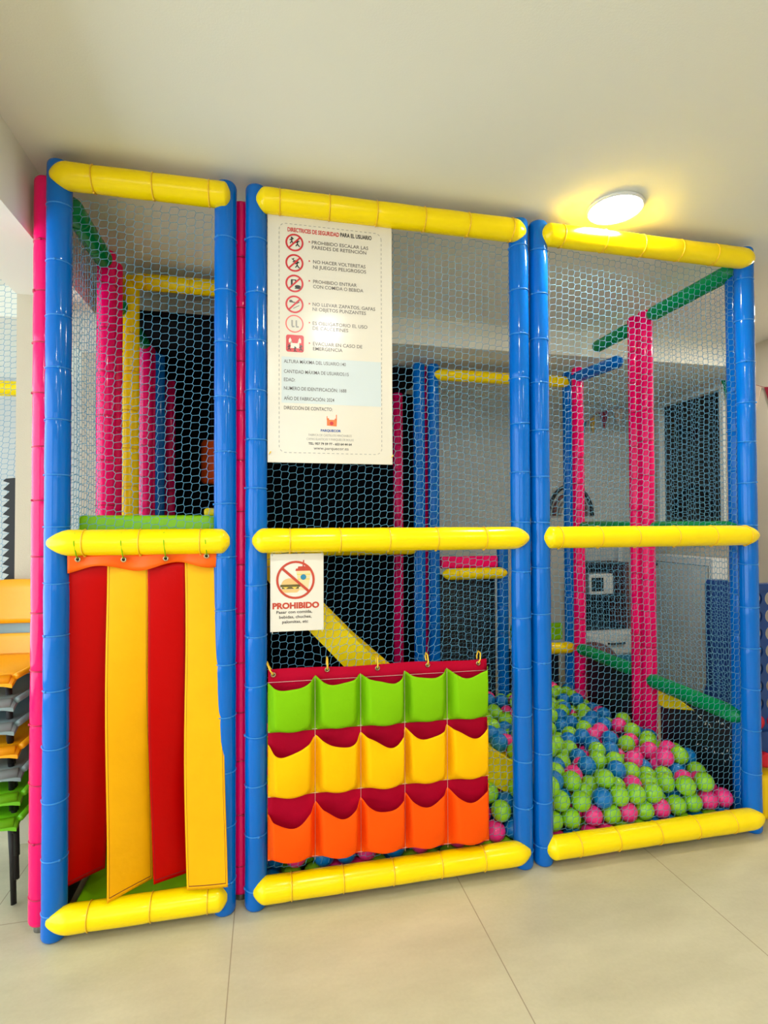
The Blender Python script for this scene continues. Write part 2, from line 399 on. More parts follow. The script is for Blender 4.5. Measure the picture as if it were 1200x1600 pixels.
def net(parent, O, U, W_, H_, pinch=(), name='netting', px=.0262, pz=.0250, r=.00098, seed=0, sag=.0, trim_=None):
    """hexagonal knotted netting in the plane through O spanned by the horizontal unit U and Z"""
    rng = np.random.default_rng(seed)
    U = np.array(U, float); Z = np.array((0, 0, 1.0)); Nn = np.cross(U, Z); O = np.array(O, float)
    ni = int(W_ / px) + 2; nj = int(H_ / pz) + 10
    i = np.arange(-1, ni)[:, None]; j = np.arange(-9, nj + 3)[None, :]
    ph = rng.uniform(0, 6, 6)
    def node(i, j, side):
        u = i * px + side * px * .10
        v = j * pz - (i * pz * .17) % (pz) + (0.0 if side < 0 else -.26 * pz)
        u = u + (.0045 * np.sin(v * 5.1 + ph[0]) + .003 * np.sin(v * 11 + u * 6 + ph[1])) - .012 * np.sin(np.clip(v / H_, 0, 1) * PI) * 1.0
        v = v + .004 * np.sin(u * 6 + ph[2]) + .0025 * np.sin(u * 17 + v * 7 + ph[3])
        return u, v
    # the row index must be continuous from strand to strand: undo the wrap of the modulo
    def nodec(i, j, side):
        u = i * px + side * px * .10
        v = (j + 0.0) * pz - i * pz * .13 + (0.0 if side < 0 else -.26 * pz) + ((np.floor(i * .13)) * pz)
        u = u + (.0045 * np.sin(v * 5.1 + ph[0]) + .003 * np.sin(v * 11 + u * 6 + ph[1]))
        v = v + .004 * np.sin(u * 6 + ph[2]) + .0025 * np.sin(u * 17 + v * 7 + ph[3])
        jx = rng.normal(0, .0007, u.shape); jz = rng.normal(0, .0007, u.shape)
        return np.stack([u + jx, v + jz], -1)
    A = nodec(i, j, -1); B = nodec(i, j, 1)
    for (pu, pv, du, dv, rad) in pinch:
        for X in (A, B):
            dd = np.exp(-(((X[..., 0] - pu) ** 2 + (X[..., 1] - pv) ** 2) / rad ** 2))
            X[..., 0] += du * dd - (X[..., 0] - pu) * dd * .55; X[..., 1] += dv * dd
    segs = []
    segs.append((A.reshape(-1, 2), B.reshape(-1, 2)))                        # short piece of the strand
    segs.append((B[:, 1:].reshape(-1, 2), A[:, :-1].reshape(-1, 2)))         # long piece of the strand
    for k in range(ni):                                                     # rungs to the next strand
        sft = int(math.floor((k) * .13) - math.floor((k - 1) * .13)) if k else 0
        a = B[k]; b_ = A[k + 1] if k + 1 < len(A) else None
        if b_ is None: continue
        # match rows by height
        ja = np.arange(a.shape[0]); db = a[:, None, 1] + .14 * pz - b_[None, :, 1]
        jb = np.abs(db).argmin(1); ok = np.abs(db[ja, jb]) < pz * .6
        segs.append((a[ok], b_[jb[ok]]))
    P = np.concatenate([s_[0] for s_ in segs]); Q = np.concatenate([s_[1] for s_ in segs])
    def inside(X):
        m_ = (X[:, 0] > 0) & (X[:, 0] < W_) & (X[:, 1] > 0) & (X[:, 1] < H_)
        if trim_: m_ &= trim_(X[:, 0], X[:, 1])
        return m_
    ok = inside(P) & inside(Q); P = P[ok]; Q = Q[ok]
    # rim cord and tails
    bow = lambda X: sag * np.sin(PI * np.clip(X[:, 0] / W_, 0, 1)) * np.sin(PI * np.clip(X[:, 1] / H_, 0, 1))
    def w3(X): return O + X[:, 0:1] * U + X[:, 1:2] * Z + bow(X)[:, None] * Nn
    P3 = w3(P); Q3 = w3(Q); d = Q3 - P3; L = np.linalg.norm(d, axis=1, keepdims=True) + 1e-9; d /= L
    s1 = np.cross(d, Nn); n = len(P3); V = np.zeros((n, 6, 3))
    for k in range(3):
        a = 2 * PI * k / 3 + .5; off = (s1 * math.cos(a) + Nn[None] * math.sin(a)) * r
        V[:, k] = P3 + off - d * r * .3; V[:, 3 + k] = Q3 + off + d * r * .3
    base = np.arange(n)[:, None, None] * 6
    F = (np.array([[0, 1, 4, 3], [1, 2, 5, 4], [2, 0, 3, 5]])[None] + base).reshape(-1, 4)
    me = bpy.data.meshes.new(name); off = np.array(wloc(parent)); V = V.reshape(-1, 3) - off
    me.vertices.add(len(V)); me.vertices.foreach_set('co', V.ravel())
    me.loops.add(F.size); me.loops.foreach_set('vertex_index', F.ravel().astype(np.int32))
    me.polygons.add(len(F)); me.polygons.foreach_set('loop_start', (np.arange(len(F)) * 4).astype(np.int32)); me.polygons.foreach_set('loop_total', np.full(len(F), 4, np.int32))
    me.polygons.foreach_set('use_smooth', np.ones(len(F), bool))
    me.update(calc_edges=True); me.materials.append(M['net'])
    o = bpy.data.objects.new(name, me); C.objects.link(o); o.parent = parent
    return o

PX = dict(P1=-.637, P2=-.137, P3=-.038, P4=.918, P5=.998, P6=1.932)
def front_frame(label, a, b_, tips):
    t = thing('padded_frame', label, 'play frame', ((PX[a] + PX[b_]) / 2, 0, 0), 'blue and yellow front frames')
    xa, xb = PX[a], PX[b_]
    post(t, xa, 0); post(t, xb, 0)
    for z, tp, q in ((2.336, tips[0], 0), (1.203, tips[1], 1), (.066, tips[2], 2)):
        padded('beam', t, (xa + tp[2], -.028, z), (xb + tp[3], -.028, z), .0405, 'yellow', tip=(tp[0], tp[1]), pitch=.17)
    return t
F1 = front_frame('narrow left front frame of blue posts and yellow beams with striped curtain below', 'P1', 'P2', ((.05, .02, -.018, .018), (.07, .028, -.018, .018), (.07, .028, -.012, .012)))
F2 = front_frame('wide middle front frame of blue posts, yellow beams and netting behind the signs', 'P3', 'P4', ((.03, .05, .0, .015), (.035, .06, -.012, .018), (.04, .06, -.008, .014)))
F3 = front_frame('right front frame of blue posts and yellow beams netted before the ball pit', 'P5', 'P6', ((.03, .06, .0, .02), (.03, .07, -.004, .02), (.03, .07, -.002, .024)))
net(F1, (-.607, .012, 1.215), (1, 0, 0), .445, 1.09, seed=1)
pn = [(hx - .0 + .008, hz - .125, 0, -.03, .05) for hx, hz in ((.196, .772), (.549, .764), (.745, .762))]
net(F2, (-.008, .012, 1.225), (1, 0, 0), .90, 1.085, seed=2)
net(F2, (-.008, .012, .10), (1, 0, 0), .90, 1.07, seed=3, pinch=[(.204, .70, 0, -.022, .05), (.557, .69, 0, -.022, .05), (.75, .685, 0, -.025, .06)])
net(F3, (1.028, .012, 1.225), (1, 0, 0), .878, 1.085, seed=4)
net(F3, (1.028, .012, .09), (1, 0, 0), .878, 1.08, seed=5)

def side_frame(label, posts, beams, nets, colour='pink', cat='play frame', ties=True):
    x, y, c = posts[0][:3]
    t = thing('padded_frame', label, cat, (x, y, 0), 'padded frames of the play structure')
    for p in posts:
        x, y, c = p[:3]; z1 = p[3] if len(p) > 3 else 2.36
        post(t, x, y, c, z1=z1, ties=ties)
    for A, B, c in beams:
        padded('beam', t, A, B, .036, c, tip=(.05, .05), ties=ties)
    for k, nn in enumerate(nets): net(t, *nn, seed=20 + k)
    return t
# left side
side_frame('pink and green side frame at the far left behind the leftmost blue post', [(-.690, .048, 'pink'), (-.637, .50, 'pink')],
           [((-.637, .06, 2.31), (-.637, .49, 2.31), 'green'), ((-.637, .06, 1.19), (-.637, .49, 1.19), 'green')],
           [((-.645, .06, 1.22), (0, 1, 0), .42, 1.06)])
sf2 = side_frame('left side frame of pink posts further back in the narrow left bay', [(-.637, .60, 'pink'), (-.637, 1.22, 'pink', 2.25)],
           [((-.637, .62, 2.21), (-.637, 1.2, 2.21), 'green')], [((-.645, .63, 1.22), (0, 1, 0), .57, 1.0)])
side_frame('yellow inner frame across the back of the narrow left bay', [(-.597, .72, 'yellow', 2.36), (-.10, .72, 'yellow', 2.36)],
           [((-.60, .70, 2.335), (-.10, .70, 2.335), 'yellow')], [])
side_frame('pink posts standing in the dark behind the narrow left bay', [(-.637, 1.33, 'pink', 2.25), (-.637, 1.92, 'pink', 2.25)], [], [])
# between the left and the middle bay
side_frame('pink and green side frame seen in the slit between left and middle bays', [(-.0875, .06, 'pink'), (-.0875, .58, 'pink')],
           [((-.0875, .09, 2.31), (-.0875, .56, 2.31), 'green')], [])
# right side
side_frame('green railed right side frame next to the rightmost blue post', [(1.957, .068, 'blue'), (1.932, .592, 'pink')],
           [((1.932, .03, 2.325), (1.932, .57, 2.325), 'green'), ((1.932, .03, 1.225), (1.932, .57, 1.225), 'green'), ((1.925, .03, .445), (1.925, .595, .445), 'green')],
           [((1.945, .05, 1.22), (0, 1, 0), .51, 1.09), ((1.945, .05, .45), (0, 1, 0), .51, .76)])
side_frame('green railed right side frame at the back of the ball pit', [(1.932, .674, 'pink'), (1.932, 1.22, 'pink', 2.24)],
           [((1.932, .69, 2.31), (1.932, 1.04, 2.31), 'green'), ((1.932, .70, 1.225), (1.932, 1.2, 1.225), 'green'), ((1.925, .70, .46), (1.925, 1.23, .46), 'green')],
           [((1.945, .70, 1.22), (0, 1, 0), .50, 1.0), ((1.945, .70, .45), (0, 1, 0), .50, .76)])
# back row
side_frame('rear blue post frame behind the middle bay with a pink post beside it', [(.912, 1.33, 'blue', 2.24), (-.60, 1.345, 'blue', 2.24)],
           [((-.58, 1.32, 1.10), (.9, 1.32, 1.10), 'yellow')], [])
side_frame('rear right frame with short yellow beams and a pink pad', [(1.004, 1.33, 'blue', 2.24), (1.932, 1.33, 'blue', 2.24), (1.468, 1.35, 'blue', 1.13)],
           [((1.0, 1.30, 2.17), (1.93, 1.30, 2.17), 'yellow'), ((1.045, 1.29, .94), (1.47, 1.29, .94), 'yellow'), ((1.50, 1.29, .45), (1.94, 1.29, .45), 'yellow'), ((1.93, 1.36, 2.19), (1.93, 0.78, 2.16), 'blue')],
           [((1.04, 1.345, 1.12), (1, 0, 0), .86, 1.0), ((1.04, 1.36, .1), (1, 0, 0), .40, .8)])
t = thing('padded_frame', 'thin pink post squeezed between the two rear blue posts', 'play frame', (.958, 1.40, 0)); post(t, .958, 1.40, 'pink', z1=2.24)
t = thing('padded_frame', 'dark pink post standing furthest back behind the middle bay', 'play frame', (.93, 1.95, 0)); post(t, .93, 1.95, 'pink', z1=2.24)
o = MB().rbox((1.05, 1.33, .97), (1.43, 1.37, 1.045), .012).build('foam_pad', M['pink']); tag(o, 'pink foam pad resting on the short yellow beam at the back', 'foam pad')
o = MB().rbox((1.52, 1.33, .49), (1.88, 1.37, .60), .012).build('foam_pad', M['lime']); tag(o, 'small lime green pad above the low yellow beam at the back', 'foam pad')

# decks and pads
o = MB().rbox((-.595, .05, 1.205), (-.17, .64, 1.288), .012).build('deck_pad', M['lime']); tag(o, 'lime green padded deck above the striped curtain', 'padded deck')
o = MB().rbox((-.595, .80, 1.205), (-.13, 1.28, 1.28), .012).build('deck_pad', M['black']); tag(o, 'black padded deck at the back of the left bay', 'padded deck')
o = MB().rbox((-.03, 1.37, 1.14), (.87, 1.95, 1.213), .012).build('deck_pad', M['lime']); tag(o, 'lime green padded deck at the back of the middle bay', 'padded deck')
o = MB().rbox((-.605, .035, 0), (-.165, 1.22, .05), .015).build('floor_mat', M['lime']); tag(o, 'lime green floor mat behind the striped curtain', 'mat')
o = MB().rbox((-.668, .095, 0), (-.640, .458, .42), .01).build('side_pad', M['navy']); tag(o, 'black low side pad inside the narrow left bay near the front', 'side pad')
o = MB().rbox((-.668, .645, 0), (-.640, 1.175, .42), .01).build('side_pad', M['navy']); tag(o, 'black low side pad at the back of the narrow left bay', 'side pad')
# padded wall low at the right side, with a yellow wedge
o = MB().rbox((1.955, .11, 0), (1.985, .55, .40), .01).build('side_pad', M['navy']); tag(o, 'black low side pad under the green rail beside the balls', 'side pad')
mb = MB()
rg = random.Random(5)
for k in range(34):
    y = rg.uniform(.12, .34); z = rg.uniform(.2, .38); a = rg.uniform(0, PI); L = rg.uniform(.003, .008)
    dy, dz = math.cos(a) * L, math.sin(a) * L
    mb.prism([(1.9545, y - dy, z - dz), (1.9545, y + dz * .4, z - dy * .4), (1.9545, y + dy, z + dz), (1.9545, y - dz * .4, z + dy * .4)], (-.0005, 0, 0))
mb.build('painted_glint', M['white'], o, False)  # flat white marks painted on in place of reflections
mb = MB().prism([(1.953, .32, .375), (1.953, .545, .425), (1.953, .545, .33), (1.953, .50, .325)], (-.008, 0, 0)); o2 = mb.build('yellow_wedge', M['slide'], o); o2['label'] = 'yellow triangular pad'

o = MB().rbox((-.60, .79, 2.20), (-.05, 1.42, 2.245), .01).build('dark_cover', M['black']); tag(o, 'black roof panel added to darken the back of the narrow left bay', 'roof panel')  # stands in for the darkness at the top of this bay
o = MB().rbox((-.73, 1.45, 2.20), (.98, 2.22, 2.245), .01).build('dark_cover', M['black']); tag(o, 'black roof panel added to keep it dark behind left and middle bays', 'roof panel')  # added overhead to hold the rear bays in darkness
o = MB().rbox((1.955, .74, 0), (1.985, 1.19, .41), .01).build('side_pad', M['navy']); tag(o, 'black low side pad added to darken under the further green rail', 'side pad')  # added to make the strip behind the balls dark
o = MB().rbox((1.05, 1.41, 0), (1.445, 1.44, .925), .01).build('dark_panel', M['navy']); tag(o, 'tall black back panel added for the dark under the short yellow beam', 'back panel')  # added where only darkness lies beneath the beam
o = MB().rbox((1.51, 1.40, 0), (1.89, 1.43, .43), .01).build('dark_panel', M['navy']); tag(o, 'low black back panel added for the dark under the lowest yellow beam', 'back panel')  # likewise added for darkness, over lit wall and floor
# black sheet added for the darkness behind the structure
P = []
for i in range(60):
    x = -.73 + i * 1.98 / 59
    P.append([(x, 2.24 + .02 * math.sin(i * .9) + .008 * math.sin(i * 2.3), z) for z in (0.0, .6, 1.2, 1.8, 2.265)])
o = MB().grid(P, (0, .004, 0)).build('dark_sheet', M['black']); tag(o, 'black sheet added for the dark behind the left and middle bays', 'curtain')
P = []
for i in range(30):
    y = 1.31 + i * .93 / 29
    P.append([(-.705 + .008 * math.sin(i * .9), y, z) for z in (0.0, .6, 1.2, 1.8, 2.265)])
o = MB().grid(P, (.004, 0, 0)).build('dark_sheet', M['black']); tag(o, 'black sheet added to block light on the left side at the very back', 'curtain')  # added sheet, keeps window light off the rear pink posts
# hanging orange bag
t = thing('punching_bag', 'orange punching bag hanging deep inside the left bay', 'punching bag', (-.34, 1.62, 1.50))
MB().lathe([(0, .02), (.004, .05), (.02, .062), (.25, .062), (.268, .05), (.272, .02)], (-.34, 1.62, 1.50), (-.34, 1.62, 1.8), 20).build('bag', M['orangevinyl'], t)
MB().sweep([(-.34, 1.62, 1.77), (-.34, 1.62, 2.27)], .005, 6).build('rope', M['darkplastic'], t)

# ---------------------------------------------------------------- slide
PATH = [(-.04, 1.215), (.02, 1.14), (.1, 1.035), (.2, .92), (.35, .765), (.54, .595), (.7, .46), (.85, .345), (1.0, .255), (1.12, .205), (1.2, .185)]
def off_path(d):
    out = []
    for i, (x, z) in enumerate(PATH):
        a = PATH[max(0, i - 1)]; b_ = PATH[min(len(PATH) - 1, i + 1)]; tx, tz = b_[0] - a[0], b_[1] - a[1]; L = math.hypot(tx, tz)
        out.append((x - tz / L * d, z + tx / L * d))
    return out
t = thing('slide', 'yellow vinyl slide running down into the ball pit behind the pocket organiser', 'slide', (1.0, .32, 0))
for y0, y1, lb in ((.135, .17, 1), (.47, .505, 2)):
    up = off_path(.022); dn = [(a[0] + (b_[0] - a[0]) * min(1, max(0, q / 7)), a[1] + (b_[1] - a[1]) * min(1, max(0, q / 7))) for q, (a, b_) in enumerate(zip(off_path(-.062), off_path(-.092)))]
    (xe, ze) = PATH[-1]; cz = ze - .035; tipc = [(xe + .057 * math.sin(a), cz + .057 * math.cos(a)) for a in [PI * k / 8 for k in range(0, 9)]]
    ol = up[:-1] + tipc + dn[:-1][::-1]
    mb = MB(); n = len(ol)
    mb.v += [(x, y0, z) for x, z in ol] + [(x, y1, z) for x, z in ol]
    k_up = up[:-1]; nu = len(up) - 1
    # quads between upper and lower outline keep the sides planar and clean
    for i in range(nu - 1):
        a, b_ = i, i + 1; c_, d_ = n - 2 - i, n - 1 - i
        mb.face((a, d_, c_, b_)); mb.face((n + b_, n + c_, n + d_, n + a))
    rest = list(range(nu - 1, n - nu + 1)); mb.face(rest[::-1]); mb.face([n + k for k in rest])
    for i in range(n): j = (i + 1) % n; mb.face((i, j, n + j, n + i))
    mb.build('side_panel', M['slide'], t, False)
up = off_path(.0); dn = off_path(-.06)
P = [[(x, y, z) for y in (.165, .25, .32, .39, .475)] for x, z in up]
mb = MB().grid(P); P2 = [[(x, y, z) for y in (.475, .165)] for x, z in dn]; mb.grid(P2)
mb.grid([[(up[-1][0], .165, up[-1][1]), (up[-1][0], .475, up[-1][1])], [(dn[-1][0], .165, dn[-1][1]), (dn[-1][0], .475, dn[-1][1])]])
mb.build('slide_bed', M['slide'], t)
mb = MB(); mb.rbox((-.235, .27, 1.285), (-.17, .31, 1.318), .012); mb.build('entry_lip', M['slide'], t)

# ---------------------------------------------------------------- striped curtain
t = thing('strip_curtain', 'curtain of red and yellow strips hanging under an orange band', 'curtain', (-.36, -.02, 1.15))
GR = [(-.568, 1.152), (-.438, 1.149), (-.315, 1.150), (-.192, 1.156)]
P = []
NX = 64
for i in range(NX + 1):
    u = i / NX; x = -.60 + u * .468
    wv = .009 * math.sin(u * 2 * PI * 3.2 + .4)
    zt = 1.172 - .004 + .004 * u + .003 * math.cos(u * 2 * PI * 3.6)
    zb = 1.118 + .011 * math.sin(u * 2 * PI * 2.1 - 1.0) + .012 * u
    P.append([(x, -.026 + wv * (.3 + .7 * k / 4), zt + (zb - zt) * k / 4) for k in range(5)])
MB().grid(P, (0, .003, 0)).build('valance', M['ora_pvc'], t)
def ring(r, w_, mname, m_):
    mb = MB(); mb.sweep([(r * math.cos(a), 0, r * math.sin(a)) for a in [2 * PI * k / 16 for k in range(16)]], w_, 6, closed=True)
    me = bpy.data.meshes.new(mname); me.from_pydata(mb.v, [], mb.f); me.materials.append(m_); me.polygons.foreach_set('use_smooth', [True] * len(me.polygons)); return me
eyelet = ring(.0065, .0024, 'eyelet', M['brass'])
hole = MB().lathe([(0, .0055), (.001, .0055)], (0, 0, 0), (0, 1, 0), 12); hm = bpy.data.meshes.new('eyelet_hole'); hm.from_pydata(hole.v, [], hole.f); hm.materials.append(M['hole'])
for gx, gz in GR:
    e = inst('eyelet', eyelet, t, (gx, -.033, gz)); inst('eyelet_hole', hm, e, (gx, -.0335, gz))
    MB().sweep([(gx, -.034, gz + .003), (gx + .002, -.055, gz + .015), (gx, -.070, 1.203), (gx - .002, -.055, 1.232), (gx, -.02, 1.246), (gx, .012, 1.23), (gx + .002, .014, 1.19), (gx, -.01, gz + .004)], .0016, 6).build('cord_loop', M['f_lime'], t)
def strip(x0, x1, xb0, xb1, zb, yb0, yb1, yt, m_, mst, lab, ph):
    us = [0, .045, .055, .2, .35, .5, .65, .8, .945, .955, 1]; P = []; nz = 40
    zt = 1.145
    vs = [0, .010, .013] + [.013 + (1 - .013) * k / nz for k in range(1, nz + 1)]
    for u in us:
        col = []
        for v in vs:                      # v: 0 at the bottom
            h = v; xa = xb0 + (x0 - xb0) * h ** .8; xc = xb1 + (x1 - xb1) * h ** .8
            xw = .005 * math.sin(h * 5 + ph) * math.sin(h * PI)
            y = (yb0 + (yb1 - yb0) * u) * (1 - h) + yt * h - .006 * math.sin(u * PI) * h ** 2 * (1 - max(0, h - .93) / .07) + .006 * math.sin(h * 9 + ph + u * 2) * (1 - h)
            col.append((xa + (xc - xa) * u + xw, y, zb + (zt - zb) * v))
        P.append(col)
    mb = MB().grid(P, (0, .0028, 0), lambda i, j: 1 if (i in (1, 8) and j >= 1) or (j == 1 and 1 <= i <= 8) else 0)
    o = mb.build('strip', [m_, mst], t); o['label'] = lab
strip(-.612, -.478, -.617, -.525, .125, .03, .10, -.004, M['red_pvc'], M['rstitch'], 'leftmost red strip', 0)
strip(-.492, -.372, -.474, -.362, .115, -.065, .035, -.006, M['yel_pvc'], M['stitch'], 'left yellow strip', 1.3)
strip(-.375, -.262, -.352, -.245, .12, -.012, .04, -.006, M['red_pvc'], M['rstitch'], 'right red strip', 2.2)
strip(-.262, -.142, -.246, -.122, .118, -.055, -.060, -.006, M['yel_pvc'], M['stitch'], 'rightmost yellow strip', 3.0)

# ---------------------------------------------------------------- pocket organiser
t = thing('pocket_organiser', 'hanging shoe organiser with lime, yellow and orange pocket rows on crimson cloth', 'shoe organiser', (.385, -.03, .45))
def bz(u, v):                         # backing plane: u across, v up (0..1)
    x = (-.001 + .002 * v) + u * (.776 - .005 * v); zt = .776 - .008 * u + .004 * math.sin(u * PI * 4) * .6; zb = .152 - .035 * u
    return x, zb + (zt - zb) * v
P = [[(bz(i / 40, j / 16)[0], -.018 + .002 * math.sin(i * .8), bz(i / 40, j / 16)[1]) for j in range(17)] for i in range(41)]
MB().grid(P, (0, .002, 0)).build('backing', M['f_red'], t)
rows = [('lime', M['f_lime'], .570, .561, .748, .743, .030), ('yellow', M['f_yel'], .359, .350, .547, .548, .046), ('orange', M['f_ora'], .155, .121, .330, .325, .052)]
rg = random.Random(11)
for nm, m_, zl, zr, tl, tr, sg in rows:
    for k in range(5):
        u0_, u1_ = k / 5, (k + 1) / 5; P = []; NU, NV = 28, 18
        zb0 = zl + (zr - zl) * u0_; zb1 = zl + (zr - zl) * u1_
        s_ = sg * rg.uniform(.72, 1.0); skew = rg.uniform(-.55, .55); wob = rg.uniform(0, 6); bulge = rg.uniform(.034, .046); fl, fr2 = rg.uniform(.14, .22), rg.uniform(.78, .88)
        e0 = rg.uniform(-.004, .004) - (.012 if (k == 0 and nm != 'orange') else (.02 if k == 0 else 0))
        for i in range(NU + 1):
            a = i / NU; x = .775 * (u0_ + (u1_ - u0_) * a)
            zb_ = zb0 + (zb1 - zb0) * a; zt = tl + (tr - tl) * (u0_ + a * .2) + e0 * (1 - a)
            aa = min(1, max(0, a + skew * a * (1 - a))); sh = .35 * math.sin(PI * aa) + .65 * ((1 - math.cos(2 * PI * aa)) / 2) ** .8
            zt -= s_ * sh + .0028 * math.sin(a * 11 + wob) * math.sin(PI * a)
            # profile across: flap folds near both dividers, flat bulging front between
            if a < fl: pr = (a / fl); pr = pr * pr * (3 - 2 * pr) * .9
            elif a > fr2: q = (1 - a) / (1 - fr2); pr = q * q * (3 - 2 * q) * .9
            else: pr = .9 + .1 * math.sin((a - fl) / (fr2 - fl) * PI)
            col = []
            for j in range(NV + 1):
                v = j / NV; lim = .10 + .26 * abs(2 * a - 1) ** 2; vb = min(1, v / lim); lift = .12 + .88 * math.sin(vb * PI / 2)
                if j == 0: lift = 0
                xx = x + .006 * math.sin(a * 2 * PI) * v * -1
                dome = 1 + .25 * math.sin(v * PI)
                col.append((xx, -.021 - bulge * pr * lift * dome, zb_ + (zt - zb_) * v))
            P.append(col)
        o = MB().grid(P, (0, .0015, 0)).build('pocket', m_, t); o['label'] = nm + ' pocket'
mb = MB()
for v_z in ((.735, .728), (.573, .564), (.361, .352), (.157, .123)):
    mb.sweep([(.0 + .775 * q / 12, -.0215, v_z[0] + (v_z[1] - v_z[0]) * q / 12) for q in range(13)], .0008, 4)
for k in range(1, 5):
    mb.sweep([(.155 * k, -.0215, .745), (.155 * k, -.0215, .145 - .007 * k)], .0007, 4)
mb.build('seam_thread', M['thread'], t)
for gx, gz in ((.018, .760), (.196, .766), (.369, .760), (.549, .760), (.738, .755)):
    e = inst('eyelet', eyelet, t, (gx, -.022, gz)); inst('eyelet_hole', hm, e, (gx, -.0225, gz))
    dx = -.02 if gx < .1 else (.012 if gx > .7 else .002)
    MB().sweep([(gx, -.024, gz), (gx + dx * .5, -.026, gz + .015), (gx + dx, -.012, gz + .034), (gx + dx, .008, gz + .036), (gx + dx * .7, .012, gz + .02), (gx + dx * .3, .0, gz + .01)], .0026, 6).build('cord_tie', M['gold_tie'], t)

# ---------------------------------------------------------------- signs
def text_part(parent, name, s, x0, x1, z, cap, m_, y, bold=0.0):
    cu = bpy.data.curves.new(name, 'FONT'); cu.body = s; cu.size = 1.0; cu.offset = bold; cu.resolution_u = 3
    tmp = bpy.data.objects.new(name, cu); C.objects.link(tmp)
    bpy.context.view_layer.update()
    me = bpy.data.meshes.new_from_object(tmp.evaluated_get(bpy.context.evaluated_depsgraph_get()))
    bpy.data.objects.remove(tmp); bpy.data.curves.remove(cu)
    co = np.zeros(len(me.vertices) * 3); me.vertices.foreach_get('co', co); co = co.reshape(-1, 3)
    xa, xb = co[:, 0].min(), co[:, 0].max(); off = wloc(parent)
    out = np.zeros_like(co); out[:, 0] = x0 + (co[:, 0] - xa) / (xb - xa) * (x1 - x0) - off.x
    out[:, 1] = y - off.y; out[:, 2] = z + co[:, 1] * (cap / .69) - off.z
    me.vertices.foreach_set('co', out.ravel()); me.materials.clear(); me.materials.append(m_); me.name = name; me.update()
    o = bpy.data.objects.new(name, me); C.objects.link(o); o.parent = parent
    return o
def disc(mb, x, z, r, y, n=28, rx=None):
    mb.v += [(x + (rx or r) * math.cos(2 * PI * k / n), y, z + r * math.sin(2 * PI * k / n)) for k in range(n)]
    mb.face(range(len(mb.v) - n, len(mb.v)), True)
def annulus(mb, x, z, r1, r2, y, n=36):
    b0 = len(mb.v)
    for k in range(n):
        a = 2 * PI * k / n
        mb.v += [(x + r1 * math.cos(a), y, z + r1 * math.sin(a)), (x + r2 * math.cos(a), y, z + r2 * math.sin(a))]
    for k in range(n): j = (k + 1) % n; mb.face((b0 + 2 * k, b0 + 2 * j, b0 + 2 * j + 1, b0 + 2 * k + 1), True)
def poly(mb, pts, y):
    b0 = len(mb.v); mb.v += [(p[0], y, p[1]) for p in pts]; mb.face(range(b0, b0 + len(pts)), True)
def bar2(mb, a, b_, wd, y):
    dx, dz = b_[0] - a[0], b_[1] - a[1]; L = math.hypot(dx, dz); nx, nz = -dz / L * wd / 2, dx / L * wd / 2
    poly(mb, [(a[0] - nx, a[1] - nz), (b_[0] - nx, b_[1] - nz), (b_[0] + nx, b_[1] + nz), (a[0] + nx, a[1] + nz)], y)
YS = -.018
sg = thing('safety_sign', 'tall white sign listing safety rules in Spanish, tied to the upper net', 'sign', (.212, YS, 1.464))
MB().rbox((-.001, YS, 1.463), (.4265, YS + .004, 2.309), .0015).build('board', M['board'], sg)
yt = YS - .0006
T = lambda s, x0, x1, z, cap, m_='ink2', b=.006: text_part(sg, 'lettering', s, x0, x1, z, cap, M[m_], yt, b)
T('DIRECTRICES DE SEGURIDAD', .065, .240, 2.246, .0135, 'redink', .03); T('PARA EL USUARIO', .244, .354, 2.247, .0135, 'ink', .03)
for a, xa, xb, za, b_, xc, zb in (('PROHIBIDO ESCALAR LAS', .147, .342, 2.211, 'PAREDES DE RETENCIÓN', .335, 2.194), ('NO HACER VOLTERETAS', .151, .332, 2.145, 'NI JUEGOS PELIGROSOS', .334, 2.127),
                          ('PROHIBIDO ENTRAR', .151, .301, 2.077, 'CON COMIDA O BEBIDA', .324, 2.060), ('NO LLEVAR ZAPATOS, GAFAS', .149, .366, 1.999, 'NI OBJETOS PUNZANTES', .333, 1.982),
                          ('ES OBLIGATORIO EL USO', .149, .338, 1.934, 'DE CALCETINES', .271, 1.917), ('EVACUAR EN CASO DE', .150, .320, 1.864, 'EMERGENCIA', .251, 1.847)):
    T(a, xa, xb, za, .0115); T(b_, xa, xc, zb, .0115)
    mb = MB(); poly(mb, [(.136, za + .010), (.142, za + .0065), (.136, za + .003)], yt); mb.build('bullet_arrow', M['redink'], sg, False)
mb = MB(); poly(mb, [(.045, 1.820), (.386, 1.820), (.386, 1.664), (.045, 1.664)], YS - .0003); mb.build('tinted_panel', M['panelink'], sg, False)
for s, x1, z in (('ALTURA MÁXIMA DEL USUARIO:140', .262, 1.799), ('CANTIDAD MÁXIMA DE USUARIOS:15', .272, 1.765), ('EDAD:', .090, 1.737), ('NUMERO DE IDENTIFICACIÓN: 1688', .264, 1.708), ('AÑO DE FABRICACIÓN: 2024', .222, 1.674), ('DIRECCIÓN DE CONTACTO:', .216, 1.642)):
    T(s, .053, x1, z, .0115)
T('PARQUECOR', .176, .245, 1.571, .0075, 'blueink', .04)
T('FABRICA DE CASTILLOS HINCHABLES', .135, .282, 1.555, .0075, 'ink3', 0); T('CAMAS ELASTICAS Y PARQUES DE BOLAS', .128, .289, 1.541, .0075, 'ink3', 0)
T('TEL: 957 79 59 77 - 653 64 44 64', .134, .282, 1.5255, .0075, 'ink', .025); T('www.parquecor.es', .152, .271, 1.509, .0105, 'ink2', .0)
